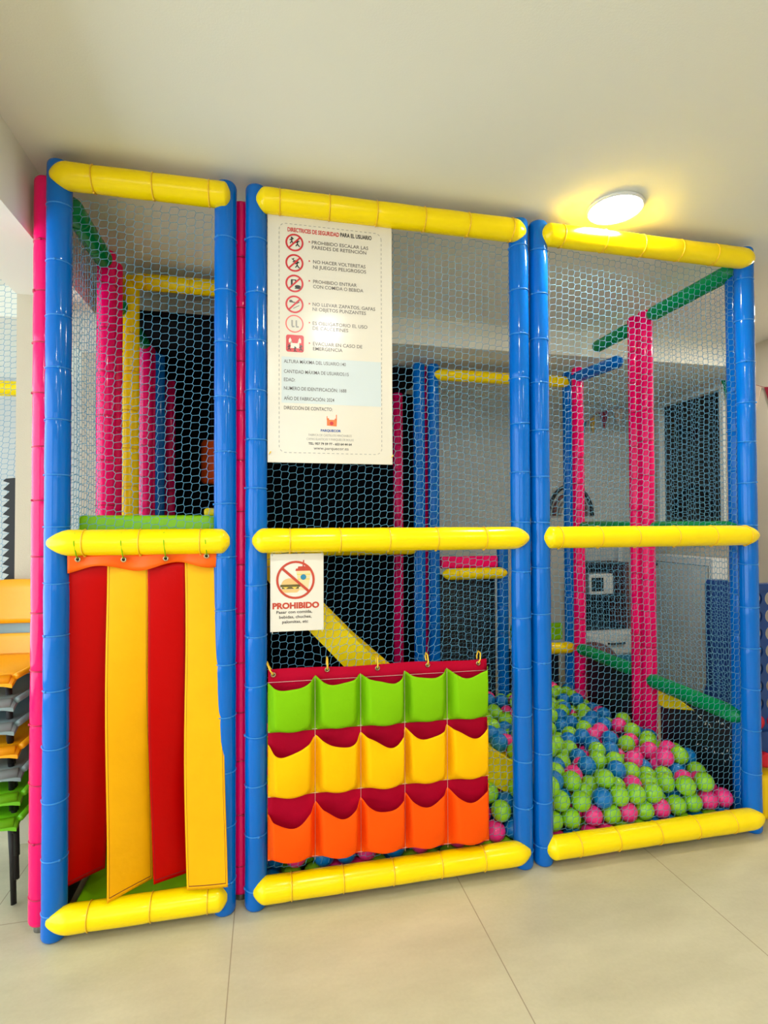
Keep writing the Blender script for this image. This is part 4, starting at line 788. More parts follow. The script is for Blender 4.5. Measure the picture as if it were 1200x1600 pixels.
OTH = '1750,307,155,0;978,965,38,1;1796,1105,38,0;138,617,38,1;1133,854,101,0;1496,603,173,0;333,1232,230,0;1466,569,113,0;1847,1158,38,2;675,1015,99,0;1847,1232,113,0;312,305,149,2;1136,1178,154,0;1323,1232,38,1;1782,636,38,1;268,745,100,0;862,1101,229,1;879,534,213,2;925,1132,100,0;638,1036,38,1;445,117,153,0;1003,1112,162,2;1782,967,104,0;478,861,164,2;1775,188,103,0;944,528,38,0;1267,694,163,2;833,957,140,1;359,481,38,0;1451,871,231,2;687,690,206,1;301,604,165,2;306,144,209,2;1592,1042,229,0;741,839,162,1;1382,501,95,1;97,1038,172,2;1683,324,110,1;975,976,168,1;1548,187,106,1;590,1042,152,0;743,677,38,0;625,436,103,0;1795,367,161,0;940,200,38,0;1782,891,104,1;1659,772,38,1;722,628,93,0;622,235,157,0;1507,1100,227,1;199,354,38,0;775,317,38,0;1646,917,38,2;1669,709,80,2;452,489,159,0;72,430,38,1;1432,1232,104,0;1105,687,102,1;493,115,94,1;1331,407,38,1;136,1174,89,2;953,752,148,0;151,984,166,0;1256,537,278,1;698,900,151,0;952,1048,162,2;569,769,214,0;79,955,38,2;448,416,98,0;138,243,38,0;900,298,103,1;890,622,104,0;148,910,154,1;1254,1232,194,0;912,669,160,1;928,1006,220,1;1125,1139,218,1;1705,775,101,0;1075,1137,162,0;149,693,38,0;277,614,38,1;1247,655,102,0;640,201,92,0;1480,122,38,0;946,849,220,0;701,124,174,1;1365,693,216,0;378,1232,169,0;567,498,103,2;459,916,115,1;839,450,38,0;1721,495,162,1;1493,883,168,2;1531,1013,194,2;1337,478,38,2;8,877,105,0;500,410,38,2;984,58,106,0;652,944,111,0;1585,873,38,2;616,870,38,1;1330,653,161,0;1029,867,221,2;959,662,224,0;1159,1232,38,2;876,910,100,2;1661,1095,101,1;1496,1101,93,0;718,587,177,0;1420,964,99,1;72,504,181,1;173,254,169,0;1773,1232,38,2;413,533,38,0;1847,352,108,0;423,728,99,1;1046,1104,224,0;1513,899,38,2;1847,1162,143,1;1543,1166,103,0;713,1039,38,1;1383,1002,229,0;712,746,38,0;1720,815,38,0;1422,721,38,0;1375,979,38,2;1696,1114,38,2;650,537,38,2;1219,631,38,0;1381,962,165,0;1094,868,38,0;746,1103,38,0;599,1101,38,2;674,642,149,2;505,756,164,0;875,1168,142,0;1433,723,220,0;1585,1104,105,0;1753,1165,147,0;1209,646,168,0;107,656,164,0;8,430,103,0;1284,649,221,2;1847,1232,38,0;897,1232,38,2;1736,255,103,2;8,729,103,1;313,194,152,1;1585,392,38,2;492,425,159,2;896,261,38,0;227,973,38,0;78,1038,99,0;1367,841,166,1;1396,1232,38,0;227,1232,38,0;1098,361,248,2;495,798,38,1;1717,378,38,1;233,734,167,2;1025,1186,38,1;1247,995,38,1;1565,828,102,1;458,472,38,0;1654,845,38,2;1697,253,38,2;1393,451,152,1;1786,1003,38,0;136,468,38,2;1583,1232,103,0;560,961,38,1;1507,1232,104,0;389,604,38,0;883,590,38,2;231,106,148,0;1524,827,38,0;563,1094,103,2;1048,247,38,2;1495,677,155,0;692,1058,164,0;1592,1118,229,1;956,904,169,1;1771,539,108,1;1398,192,107,0;543,782,101,1;1016,543,38,0;1776,929,169,0;491,58,160,2;503,366,100,1;468,787,106,0;1179,686,111,1;345,783,38,0;1285,1164,38,1;679,284,165,0;1566,657,38,0;576,536,38,0;331,414,38,0;1436,1110,139,2;338,657,38,0;485,571,201,0;1847,672,38,1;780,974,222,0;952,745,38,0;8,543,169,2;782,353,103,0;888,429,101,0;1300,876,161,2;1327,1100,38,0;8,979,94,2;188,1232,104,1;443,368,157,1;744,245,166,2;1458,718,104,0;1445,183,38,0;1736,312,38,0;712,822,38,0;784,1092,102,0;201,933,203,2;1658,1232,102,1;1734,1067,152,1;1349,781,217,0;1596,801,38,2;1621,458,38,0;588,914,91,0;1385,1052,38,0;1105,724,38,1;1595,795,163,0;531,1109,170,1;601,646,164,1;395,178,160,1;1660,190,38,0;900,1232,173,1;1019,116,217,2;1432,1168,38,1;825,1173,86,2;1358,127,109,0;1699,852,101,0;443,172,102,2;134,195,109,0;1694,455,38,2;1270,446,38,0;368,395,211,1;806,460,167,0;137,389,170,0;1847,210,101,1;775,632,200,0;1470,342,99,1;8,1064,216,1;1270,405,106,0;302,1036,104,0;690,517,167,1;1335,380,144,1;536,58,221,0;1010,1033,209,0;685,439,38,1;1298,879,38,0;270,427,104,1;580,310,158,0;1446,1096,38,1;958,1204,228,2;137,353,103,0;1221,962,101,1;1741,474,94,2;386,376,108,0;8,842,38,0;1773,742,103,2;1119,1013,163,0;300,1111,168,0;829,642,38,1;801,1161,157,1;935,1089,38,0;963,639,103,2;169,552,213,1;439,978,79,2;266,970,104,0;1233,437,215,1;134,544,60,1;793,972,78,2;953,1162,38,0;1357,691,38,2;558,459,167,0;1409,242,38,2;1418,647,38,2;1240,779,38,0;39,1017,38,2;832,635,151,0;1604,936,153,2;117,1019,38,1;1058,161,265,0;991,1038,38,1;1736,190,38,0;555,383,162,2;455,535,99,2;1238,920,162,2;332,607,93,2;445,228,38,0;8,928,38,2;1096,791,157,2;428,1167,200,1;1641,654,38,0;178,848,100,0;1038,697,38,1;1267,374,38,0;936,1206,100,0;264,1232,104,0;8,391,38,2;1726,809,165,0;522,1036,187,1;132,270,108,2;8,310,171,1;1577,1163,170,0;1629,605,163,2;1414,686,157,0;1487,995,106,0;512,663,162,0;1054,796,220,1;1471,572,38,1;455,1104,168,1;1304,1064,101,1;1493,638,38,1;1033,1029,101,2;1189,1155,105,0;80,1232,38,0;787,191,38,0;580,675,38,0;658,762,100,1;1694,592,38,0;25,655,101,0;1024,771,155,2;385,850,38,2;1191,1038,163,0;1847,1104,92,2;285,1038,177,0;734,870,91,2;768,279,103,0;1282,744,218,1;379,331,171,1;646,758,206,0;1781,689,170,1;1366,763,38,1;1084,1232,38,2;1783,1011,164,0;719,506,38,0;1547,455,38,1;446,629,171,0;463,597,38,1;1692,549,100,0;1463,1030,221,1;1148,932,100,0;324,380,152,1;575,278,38,2;1717,928,101,2;922,1015,38,0;73,730,38,1;425,1035,166,2;1088,865,161,0;1648,745,142,2;425,603,103,2;1444,826,170,2;562,1166,38,1;506,665,38,0;844,798,168,0;1291,488,228,1;879,736,145,0;1295,1117,155,1;1695,415,100,1;189,972,103,0;636,1167,38,2;8,543,38,0;1249,1176,144,1;403,432,155,0;298,248,203,1;665,133,108,0;1669,1047,38,2;1106,940,38,2;1428,508,38,0;1061,829,100,1;1204,812,97,0;823,1088,166,0;943,58,38,2;221,435,161,2;324,244,96,1;1537,697,96,2;1141,770,102,0;1015,1232,97,0;644,348,145,0;95,1232,112,0;1143,1161,38,1;1177,968,38,0;621,400,196,1;671,810,157,0;891,982,100,0;429,850,99,0;1297,768,103,2;351,556,197,2;592,726,93,0;269,787,38,1;1020,956,100,1;373,354,38,0;1508,1187,217,0;1091,639,223,0;1364,1086,146,0;724,794,105,1;542,470,38,0;190,1103,104,1;269,932,169,2;947,1162,165,0;776,589,128,2;88,194,170,2;910,761,210,1;71,152,109,0;8,1232,38,0;167,1052,197,1;749,1026,103,0;1732,680,110,0;189,1167,38,2;740,58,176,2;383,744,162,1;1492,845,103,2;927,705,95,0;130,804,137,0;1741,607,95,2;1468,1168,103,2;448,1170,127,1;1270,340,146,1;765,524,165,2;73,468,103,1;1014,58,38,0;182,786,189,0;270,246,38,2;1175,1081,101,2;1364,1018,101,0;1114,420,292,0;801,900,102,0;1585,755,99,1;1618,585,38,2;71,882,38,1;1395,347,110,0;1091,980,100,0;819,571,189,1;72,805,38,2;1101,276,305,0;1072,534,221,0;1211,1179,38,2;842,932,211,1;544,895,150,1;491,1015,38,0;327,674,150,0;8,1158,161,1;586,356,98,0;711,1232,104,0;1534,303,107,0;764,718,209,2;200,159,103,0;764,445,38,2;1659,481,100,1;411,292,38,2;1412,1031,164,2;202,394,101,1;371,1087,170,0;1470,267,109,2;193,310,122,1;900,663,38,2;600,1232,38,0;1847,601,38,0;1480,249,38,1;487,808,216,1;1847,780,104,0;1170,801,164,1;314,354,82,2;543,741,38,1;1500,1047,38,0;1807,674,101,1;8,353,103,0;1061,1062,162,1;381,719,38,1;1313,694,101,1;8,391,168,2;1356,1150,187,1;1000,937,228,0;1188,1039,38,1;865,1232,106,1;1587,319,38,2;135,426,105,0;645,254,38,2;377,547,102,0;831,564,84,1;1163,889,161,0;760,58,104,2;1434,1049,96,0;8,467,169,0;283,669,89,2;228,1038,103,0;214,696,104,0;1371,295,38,0;1205,735,175,0;711,327,111,0;731,1187,168,0;1069,417,38,1;60,659,223,0;740,371,164,1;130,847,199,0;1233,1035,100,1;1626,391,108,0;1621,1168,106,2;946,547,245,0;239,217,164,2;584,151,101,1;1209,887,100,0;1229,704,38,1;197,235,100,0;264,1101,103,0;1291,990,100,1;153,1232,38,1;943,567,103,1;975,268,38,0;1496,956,229,0;151,1103,38,1;1450,382,38,1;625,291,100,0;1270,232,177,0;311,849,38,0;1156,407,231,2;1400,765,163,0;1342,578,167,2;1473,191,107,0;1139,387,38,0;1277,589,38,2;302,1167,104,0;1255,1121,92,1;308,807,100,2;855,1108,100,2;816,1120,38,1;243,1159,177,0;341,972,103,1;1331,733,161,0;856,360,103,0;1308,807,38,2;84,1157,38,2;1564,646,161,0;8,240,38,0;667,379,80,1;433,279,164,0;687,894,38,0;358,178,94,0;290,706,208,0;809,157,100,0;610,832,200,1;414,1232,103,0;974,1232,159,0;664,58,177,0;851,804,38,0;74,430,168,2;1168,346,274,2;589,58,167,2;1031,915,163,2;8,1008,164,1;300,1210,165,1;879,735,38,1;1669,1032,143,2;1346,619,38,1;1551,254,38,1;264,319,38,0;1575,943,38,0;1370,182,38,0;371,303,101,0;217,661,38,2;567,714,163,2;820,257,38,0;1025,623,38,0;935,859,100,0;807,383,38,0;90,693,101,0;1791,1053,95,0;1026,228,280,0;50,1095,161,0;337,553,38,0;1789,850,166,2;1784,780,38,0;951,1101,215,0;726,954,107,2;838,492,101,2;692,196,38,2;898,1098,162,0;1131,1086,38,0;185,722,228,0;1767,818,102,0;445,318,100,1;77,889,167,0;1203,566,162,2;602,779,147,0;1357,1232,104,0;376,1167,103,0;979,116,153,1;277,466,38,2;1576,867,164,1;501,594,104,0;1782,856,38,2;480,251,100,1;1132,724,161,1;752,1161,100,2;733,457,184,0;1104,1055,100,1;1668,623,101,0;174,179,171,2;1634,986,38,1;538,599,38,1;242,497,97,0;905,941,38,0;405,421,38,0;8,187,91,2;749,1232,38,1;267,391,201,2;1129,292,237,1;1302,573,231,2;413,227,215,2;1506,1166,38,0;1195,1162,201,1;1492,707,38,1;1774,252,38,2;671,1232,171,1;1520,621,105,0;794,515,38,0;796,855,38,2;1847,819,38,0;252,880,221,1;1269,278,38,0;1523,814,165,1;1293,443,167,2;812,421,102,0;1394,1171,126,1;398,123,212,1;962,891,38,2;292,130,109,1;354,1010,168,2;1654,967,107,0;258,280,103,0;1847,529,38,0;640,798,38,0;1847,966,38,0;1341,503,172,0;963,1006,100,0;263,198,96,0;1035,915,38,0;1322,1165,104,0;1342,869,98,0;598,1162,104,1;128,901,83,0;1694,1208,164,2;627,160,167,1;1608,320,110,2;376,1232,38,2;563,1036,38,1;1847,532,114,0;226,994,166,0;1581,522,38,0;1801,477,137,0;227,1086,166,0;1312,846,229,2;1237,922,38,2;970,1232,38,2;541,346,38,2;1581,1167,38,0;824,230,108,2;1375,650,100,0;692,697,92,0;1847,325,38,2;406,880,180,1;1609,686,116,2;137,393,38,2;1166,894,38,0;632,944,38,2;1456,963,166,2;1298,735,38,2;810,706,150,0;1561,571,151,1;1439,791,104,2;1317,333,38,1;517,186,101,2;911,778,91,1;1508,972,38,2;71,391,104,2;691,195,147,0;449,705,166,0;1415,884,94,0;709,1099,103,1;1542,1045,104,2;707,581,38,0;730,378,38,0;643,576,168,2;528,255,158,2;1399,437,38,0;1023,58,170,2;680,415,150,0;338,1232,104,0;1672,675,156,0;1020,1180,190,0;160,604,158,1;946,534,170,1;419,1038,38,1;658,591,95,0;885,390,38,0;995,1159,102,0;977,1079,100,1;480,989,147,0;168,489,102,2;1118,1127,101,2;1172,750,38,2;1847,718,146,1;1122,1232,103,2;382,908,103,0;406,236,103,0;60,925,103,0;202,279,38,0;74,766,104,1;834,920,38,0;453,1232,171,0;1248,562,102,0;1270,516,38,0;1266,1048,165,0;116,974,100,0;226,1232,169,0;76,844,103,0;497,473,100,2;8,144,153,1;1419,1091,210,2;514,531,144,0;795,1018,162,2;340,1102,103,2;589,840,105,0;760,729,94,0;421,557,162,0;1474,756,166,0;592,401,38,0;327,873,213,0;1433,229,162,1;1230,593,228,0;360,495,154,0;8,581,104,1;303,975,38,1;348,854,142,2;706,743,155,2;155,653,101,0;305,58,169,1;1133,648,160,0;1365,799,104,1;73,505,38,0;1007,729,216,0;988,801,97,0;225,623,102,0;1616,544,101,1;260,803,201,0;513,851,97,0;357,1160,176,0;785,1232,105,0;789,1040,38,0;1847,930,104,2;1206,1232,98,1;370,228,38,0;1468,496,100,0;301,721,38,0;1354,905,206,0;1599,1013,161,1;1847,855,104,1;1847,1049,38,0;28,964,222,2;637,1232,104,0;378,1103,38,0;267,909,38,0;1049,988,162,2;1159,822,38,0;1455,852,38,0;808,714,38,2;1621,1104,38,0;8,1059,109,2;648,997,167,0;1653,394,38,0;420,785,38,2;1567,1019,38,1;1765,429,38,2;1470,1232,38,2;190,1037,38,2;1349,943,100,2;8,803,104,0;1064,155,38,2;1368,905,38,0;567,814,38,0;758,919,38,1;146,464,170,2;738,415,102,1;1259,1069,38,0;350,117,154,0;77,965,165,0;1616,1037,91,0;152,1038,104,0;1066,1232,154,2;432,757,219,1;1318,538,109,0;1658,535,165,2;601,996,90,0;1552,123,38,2;72,278,38,0;767,928,164,2;879,1158,38,2;833,1034,99,0;1697,1167,99,0;494,151,199,1;345,929,165,1;1655,1171,38,0;1023,769,38,1;1187,465,269,2;748,1048,214,0;998,725,95,1;1593,616,99,2;414,1167,38,0;865,1066,38,2;584,529,170,2;1078,907,100,0;643,717,38,0;586,957,152,0;656,932,205,2;674,1102,38,1;1120,1014,38,0;226,1167,104,0;65,815,172,0;853,323,38,2;302,1232,38,2;315,506,93,0;1847,644,157,0;1397,272,105,0;470,867,38,0;1584,452,104,0;264,1167,38,2;1220,1107,156,1;1624,187,104,0;8,505,103,0;177,760,99,2;382,792,103,1;1181,1232,176,0;192,558,107,0;281,523,170,0;180,675,169,2;750,1107,167,0;542,293,221,0;779,589,38,0;1748,1163,38,1;674,649,38,1;711,1167,38,0;1069,754,97,2;1723,739,38,0;916,457,38,2;1434,125,108,0;1200,1112,38,0;1162,1006,100,1;916,816,159,0;214,736,38,0;1270,480,105,1;200,858,171,1;1474,450,38,1;489,939,38,0;1282,1232,106,0;723,989,173,0;1847,892,38,2;1035,659,103,0;1067,117,158,2;84,275,166,2;424,808,163,0;222,906,117,2;588,194,38,1;1816,600,105,0;1847,1005,101,0;306,906,103,0;960,608,171,2;1481,920,103,2;526,1173,132,0;1544,444,168,0;8,618,38,1;1782,565,38,0;985,686,157,0;1270,601,164,0;879,554,140,1;751,883,223,2;491,1114,102,0;1048,1104,100,0;1547,1102,38,0;374,615,155,0;1440,310,38,2;1660,253,104,0;343,913,38,2;818,1183,227,0;945,819,38,0;197,511,38,1;874,1026,162,2;1253,1232,38,0;1542,754,38,0;674,1166,104,0;1402,575,38,0;1789,492,38,2;1421,797,235,0;945,157,100,1;1780,929,38,2;1322,1215,168,0;1690,1128,163,0;207,509,163,0;552,423,97,1;264,1039,38,2;640,708,149,0;1162,678,38,2;133,535,149,0;72,351,169,1;870,517,38,1;913,499,100,2;151,58,166,0;8,316,38,2;832,298,138,2;520,712,104,2;693,255,96,0;377,978,38,0;447,358,38,0;902,956,170,2;469,729,38,0;452,1103,38,0;44,1123,92,2;1337,548,38,0;1059,704,159,0;1359,1167,38,0;1847,404,38,0;884,883,170,2;824,1232,169,2;1449,643,106,2;8,933,155,1;829,760,95,1;617,471,38,0;8,277,103,2;584,911,212,2;1747,361,103,2;300,1163,226,2;1470,779,38,0;359,58,222,0;114,1104,104,2;1273,839,98,2;171,1161,154,1;47,701,162,2;501,533,38,0;392,953,219,0;489,1167,38,0;1798,1105,149,2;543,886,38,0;41,1232,165,1;1306,950,38,2;1847,745,38,2;415,1104,104,1;1132,1088,163,0;1007,1112,38,0;1335,443,104,1;1019,842,38,0;1187,611,104,2;546,595,164,1;1628,883,103,1;1124,245,38,1;461,930,190,0;137,768,38,0;1622,1232,168,0;83,1163,142,0;481,164,38,2;811,866,168,2;203,436,38,0;134,843,38,0;272,565,108,0;1003,459,38,0;1309,612,102,1;1553,1081,169,0;1218,511,218,1;1385,364,38,1;1741,1058,38,2;1847,253,38,2;1720,733,162,0;1627,1089,168,1;817,379,165,0;792,825,107,0;625,333,38,1;519,709,222,2;536,300,98,0;8,692,38,0;990,161,298,0;1418,897,167,0;310,762,161,0;865,835,105,2;382,664,98,0;1484,1054,152,0;341,728,101,2;584,576,101,0;1437,418,101,0;1570,977,102,0;674,1232,38,1;520,227,38,1;1517,390,38,2;214,195,38,2;1787,362,38,0;131,730,151,0;1508,514,38,0;505,326,164,0;256,351,129,1;1716,890,38,2;764,486,101,2;1625,254,38,2;679,860,213,0;386,677,198,1;464,665,104,0;1017,193,82,2;1735,1232,103,2;778,783,38,1;928,328,38,1;81,1083,38,2;880,474,159,2;719,546,103,0;716,790,214,2;1062,1063,38,2;1441,1002,38,0;451,1232,38,0;678,1132,171,0;955,601,38,1;1529,948,156,0;1075,1135,38,1;136,317,38,0;1802,776,165,0;507,495,211,0;1228,741,103,1;1618,1232,38,2;8,766,169,2;1287,660,38,0;1589,189,38,0;1090,795,38,2;407,478,95,2;8,637,173,0;1746,1113,94,0;1512,772,103,0;73,580,38,2;1513,316,38,2;525,950,103,1;486,294,38,0;121,126,160,1;1470,1232,169,0;1544,1232,38,1;249,849,78,0;332,292,38,0;627,659,94,0;395,113,94,1;854,681,206,0;1270,526,165,1;1443,927,38,0;253,662,159,2;788,659,96,2;688,123,38,1;262,393,38,1;155,954,38,0;528,962,201,0;309,186,38,2;203,356,182,1;206,586,38,0;1096,225,249,1;194,889,38,2;363,251,163,1;1510,435,100,1;691,474,104,1;409,964,145,1;1784,708,38,2;889,869,38,0;573,235,100,0;1387,1113,81,0;1546,1232,169,1;1662,319,38,0;8,767,38,1;1811,190,38,1;636,523,114,2;1714,665,38,1;358,805,199,2;862,194,38,2;1423,522,154,1;898,216,100,0;1793,304,87,0;701,967,38,1;822,1232,38,0;1786,1232,157,2;563,1232,104,2;29,1196,100,0;606,1116,162,0;1382,725,101,2;1048,988,38,0;74,203,38,2;397,58,157,2;1544,585,38,0;849,992,38,2;527,1100,38,0;1139,171,38,2;73,543,104,1;960,396,38,0;1516,187,38,0;525,1232,38,0;8,862,179,0;762,123,38,0;1030,116,93,1;971,674,38,2;339,1039,38,1;533,1025,106,2;908,1056,100,2;307,977,217,0;739,130,110,0;8,224,157,0;888,606,194,0;696,310,38,1;1643,1169,205,1;8,1159,38,2;541,115,152,0;199,809,38,0;636,1079,101,2;430,665,38,0;543,821,166,0;1638,808,100,0;1228,850,38,0;273,859,151,1;8,1084,38,0;1724,1013,95,2;1607,719,38,0;243,292,176,1;83,750,207,0;1329,239,38,2;892,1170,216,1;1382,834,38,0;1543,516,103,0;72,354,38,2;1138,534,184,0;1093,649,38,2;740,677,150,0;1334,232,113,2;8,58,38,1;227,1102,38,0;778,177,166,0;774,772,156,0;1390,574,111,1;612,606,38,0;632,470,170,0;554,645,102,0;146,1232,167,1;1182,1088,219,0;344,438,107,0;1177,964,162,0;1555,903,101,0;339,1167,38,0;1317,1025,38,0;1017,585,102,0;68,590,168,2;230,581,169,2;229,801,132,2;461,1045,100,2;613,80,100,1;1006,881,100,0;621,104,218,2;1698,1232,38,0;1725,523,38,0;1117,475,240,2;1032,321,38,2;993,838,161,0;122,1109,179,0;947,932,100,0;380,1037,102,0;1847,466,78,0;488,1232,103,1;1105,939,162,1;1293,802,170,2;1280,915,100,0;1068,1180,99,2;1107,318,38,0;1706,967,38,2;750,205,101,0;8,467,38,0;1503,1137,161,2;1546,735,160,0;67,231,107,0;742,251,38,0;1094,715,226,0;404,505,215,2;301,1103,38,1;1654,523,38,2;1586,250,104,0;301,450,168,0;466,211,162,2;74,655,38,1;623,888,152,0;72,315,103,0;855,689,92,2;557,187,166,0;265,540,38,0;663,846,92,2;599,1207,165,1;1499,383,155,0;788,814,218,1;986,140,38,0;1208,556,38,0;418,918,38,2;1553,374,103,0;89,617,101,1;1798,1182,89,2;1231,845,159,2'
R = .0378
def ball_mesh(nm, m_):
    mb = MB().sphere((0, 0, 0), R, 28, 16)
    me = bpy.data.meshes.new(nm); me.from_pydata(mb.v, [], mb.f); me.materials.append(m_); me.polygons.foreach_set('use_smooth', [True] * len(me.polygons)); me.update(); return me
BM = [ball_mesh('plastic_ball', M[k]) for k in ('ballG', 'ballB', 'ballP')]
CN = ['lime green', 'blue', 'pink']
balls = [tuple(int(v) for v in s.split(',')) for s in IND.split(';')]
ORD = ['first', 'second', 'third', 'fourth', 'fifth', 'sixth', 'seventh', 'eighth', 'ninth', 'tenth', 'eleventh', 'twelfth', 'thirteenth', 'fourteenth', 'fifteenth', 'sixteenth', 'seventeenth', 'eighteenth', 'nineteenth', 'twentieth']
def band(bq):
    x, y, z, c = bq; s_ = 'right' if x > 960 else 'middle'; return (s_, min(11, (y - 20) // 105), c)
cnt = {}
for bq in sorted(balls, key=lambda q: q[0]):
    k = band(bq); cnt[k] = cnt.get(k, 0) + 1; n_ = cnt[k]
    x, y, z, c = bq
    row = ORD[k[1]]
    o = inst('plastic_ball', BM[c], None, (x / 1000, y / 1000, z / 1000), (random.uniform(0, 6), random.uniform(0, 6), 0))
    tag(o, '%s ball, %s from left of its colour in %s row back, %s bay' % (CN[c], ORD[n_ - 1] if n_ <= 20 else 'last', row, k[0]), 'ball', '%s pit balls' % CN[c])
# the balls nothing of which shows: one heap
base = MB().sphere((0, 0, 0), R, 10, 6); bv = np.array(base.v); bf = base.f; hp = MB(); nb = len(bv)
for s in OTH.split(';'):
    x, y, z, c = (int(v) for v in s.split(',')); n0 = len(hp.v); hp.v += [tuple(q) for q in (bv + np.array((x, y, z)) / 1000)]; hp.cur = c
    for fc in bf: hp.face([n0 + k for k in fc])
o = hp.build('ball_heap', [M['ballG'], M['ballB'], M['ballP']]); tag(o, 'lower layers of small coloured balls filling the pit beneath the top ones', 'balls', kind='stuff')

# ---------------------------------------------------------------- stacked chairs at the left
def make_chair():
    t = bpy.data.objects.new('stacking_chair', None); t.empty_display_size = .05; C.objects.link(t)
    # local frame: seat centre x=0, front at y=-.16, back y=+.15, seat height .31
    P = []
    for i in range(15):
        a = -1 + 2 * i / 14; col = []
        for j in range(12):
            b_ = j / 11; y = -.17 + .31 * b_
            z = .31 - .012 * math.sin(b_ * PI) * (1 - a * a) - .022 * max(0, (.12 - b_) / .12) ** 1.4 - .010 * abs(a) ** 6
            wd = .172 - .012 * (1 - b_) - .010 * max(0, b_ - .8)
            col.append((a * wd, y - (.012 * (1 - a * a) if j == 0 else 0), z))
        P.append(col)
    MB().grid(P, (0, 0, -.012)).build('seat', M['chair_o'], t)
    mb = MB()
    for a in (-1, 1): mb.sweep([(a * .165, -.155, .300), (a * .168, 0, .302), (a * .166, .13, .302)], .010, 8)
    mb.sweep([(-.150, -.160, .292), (0, -.176, .290), (.150, -.160, .292)], .016, 10)
    mb.build('seat_rim', M['chair_o'], t)
    P = []
    def back(lo, hi, xl, xr, ni=15, nj=8):
        P = []
        for i in range(ni):
            u = xl + (xr - xl) * i / (ni - 1); col = []
            for j in range(nj):
                v = lo + (hi - lo) * j / (nj - 1)
                z = .30 + v * .27; y = .135 + .055 * v + .02 * (1 - (1 - v) ** 2) * 0 - .03 * (1 - u * u) * 0 + .025 * (u * u) * -1
                top = .012 * (1 - u * u) if j == nj - 1 and hi >= 1 else (-.02 * abs(u) ** 5 if j == nj - 1 and hi >= 1 else 0)
                col.append((u * (.178 - .012 * v), y, z + top))
            P.append(col)
        return P
    mb = MB()
    for q in (back(0, .30, -1, 1), back(.30, .44, -1, -.62, 5, 4), back(.30, .44, .62, 1, 5, 4), back(.44, 1, -1, 1)): mb.grid(q, (0, .012, 0))
    mb.build('backrest', M['chair_o'], t)
    for a in (-1, 1):
        for yy, ye in ((-.13, -.155), (.10, .15)):
            MB().sweep([(a * .115, yy * .8, .293), (a * .125, yy * .85, .15), (a * .135, yy * .95, .006)], [.011, .010, .009], 8).build('leg', M['darkplastic'], t)
    return t
proto = make_chair()
cols = [('chair_l', 'green', 'bottom green chair in the stack at the left edge'), ('chair_l', 'green', 'upper green chair, second from the bottom of the stack'), ('chair_g', 'grey', 'grey chair just above the green ones in the stack'),
        ('chair_o', 'orange', 'orange chair between grey ones in the middle of the stack'), ('chair_g', 'grey', 'grey chair just above the middle orange one in the stack'), ('chair_g', 'grey', 'grey chair directly under the topmost orange one'),
        ('chair_o', 'orange', 'topmost orange plastic chair with slotted backrest on the stack at left')]
def recol(o, m_):
    o.data = o.data.copy(); o.data.materials.clear(); o.data.materials.append(m_)
kids = list(proto.children)
for k in range(7):
    if k == 0: t = proto; ch = kids
    else:
        t = proto.copy(); C.objects.link(t); ch = []
        for c_ in kids:
            d_ = c_.copy(); C.objects.link(d_); d_.parent = t; ch.append(d_)
    t.location = (-.955, .30, .0 + .0775 * k); t.rotation_euler = (0, 0, math.radians(-4 if k == 6 else 3 * math.sin(k)))
    tag(t, cols[k][2], 'chair', 'stacked plastic chairs')
for k, t in enumerate([o for o in C.objects if o.name.startswith('stacking_chair')]):
    kk = round(t.location.z / .0775)
    for c_ in t.children:
        if not c_.name.startswith('leg'): recol(c_, M[cols[kk][0]])

# black toothed strip hanging on the column
mb = MB(); ol = [(-.982, .60), (-.982, 1.445)]; z = 1.445
while z > .62:
    ol += [(-1.018, z - .004), (-1.028, z - .014), (-1.004, z - .022)]; z -= .033
ol.append((-1.01, .60))
mb.prism([(x, .56, zz) for x, zz in ol], (0, .03, 0)); o = mb.build('toothed_strip', M['darkplastic'], None, False); tag(o, 'tall black toothed strip fixed to the column behind the chair stack', 'strip')
# netting and yellow beam in the left opening
t = thing('padded_frame', 'netted frame with a yellow beam in the bright opening at far left', 'play frame', (-1.5, .9, 0))
net(t, (-2.9, .95, .3), (1, 0, 0), 1.9, 2.1, seed=31); padded('beam', t, (-2.35, 1.0, 1.90), (-1.0, 1.0, 1.90), .036, 'yellow', ties=False)
post(t, -2.35, 1.0, 'blue', z1=2.3, ties=False)

# ---------------------------------------------------------------- things seen through the right side
t = thing('low_cabinet', 'low grey cabinet against the right wall under the dark window', 'cabinet', (3.0, 1.56, 0))
MB().rbox((2.99, 1.28, .0), (3.115, 1.86, 1.0), .006).build('body', M['white'], t)
d = MB().rbox((2.975, 1.31, .07), (2.99, 1.83, .945), .003).build('door', M['grey'], t)
mb = MB(); mb.box((2.9735, 1.30, .945), (2.9755, 1.84, .950)); mb.box((2.9735, 1.30, .6), (2.9755, 1.305, .95)); mb.build('door_gap', M['ink'], d, False)
MB().sphere((2.962, 1.79, .925), .012, 12, 8).build('knob', M['darkplastic'], d)
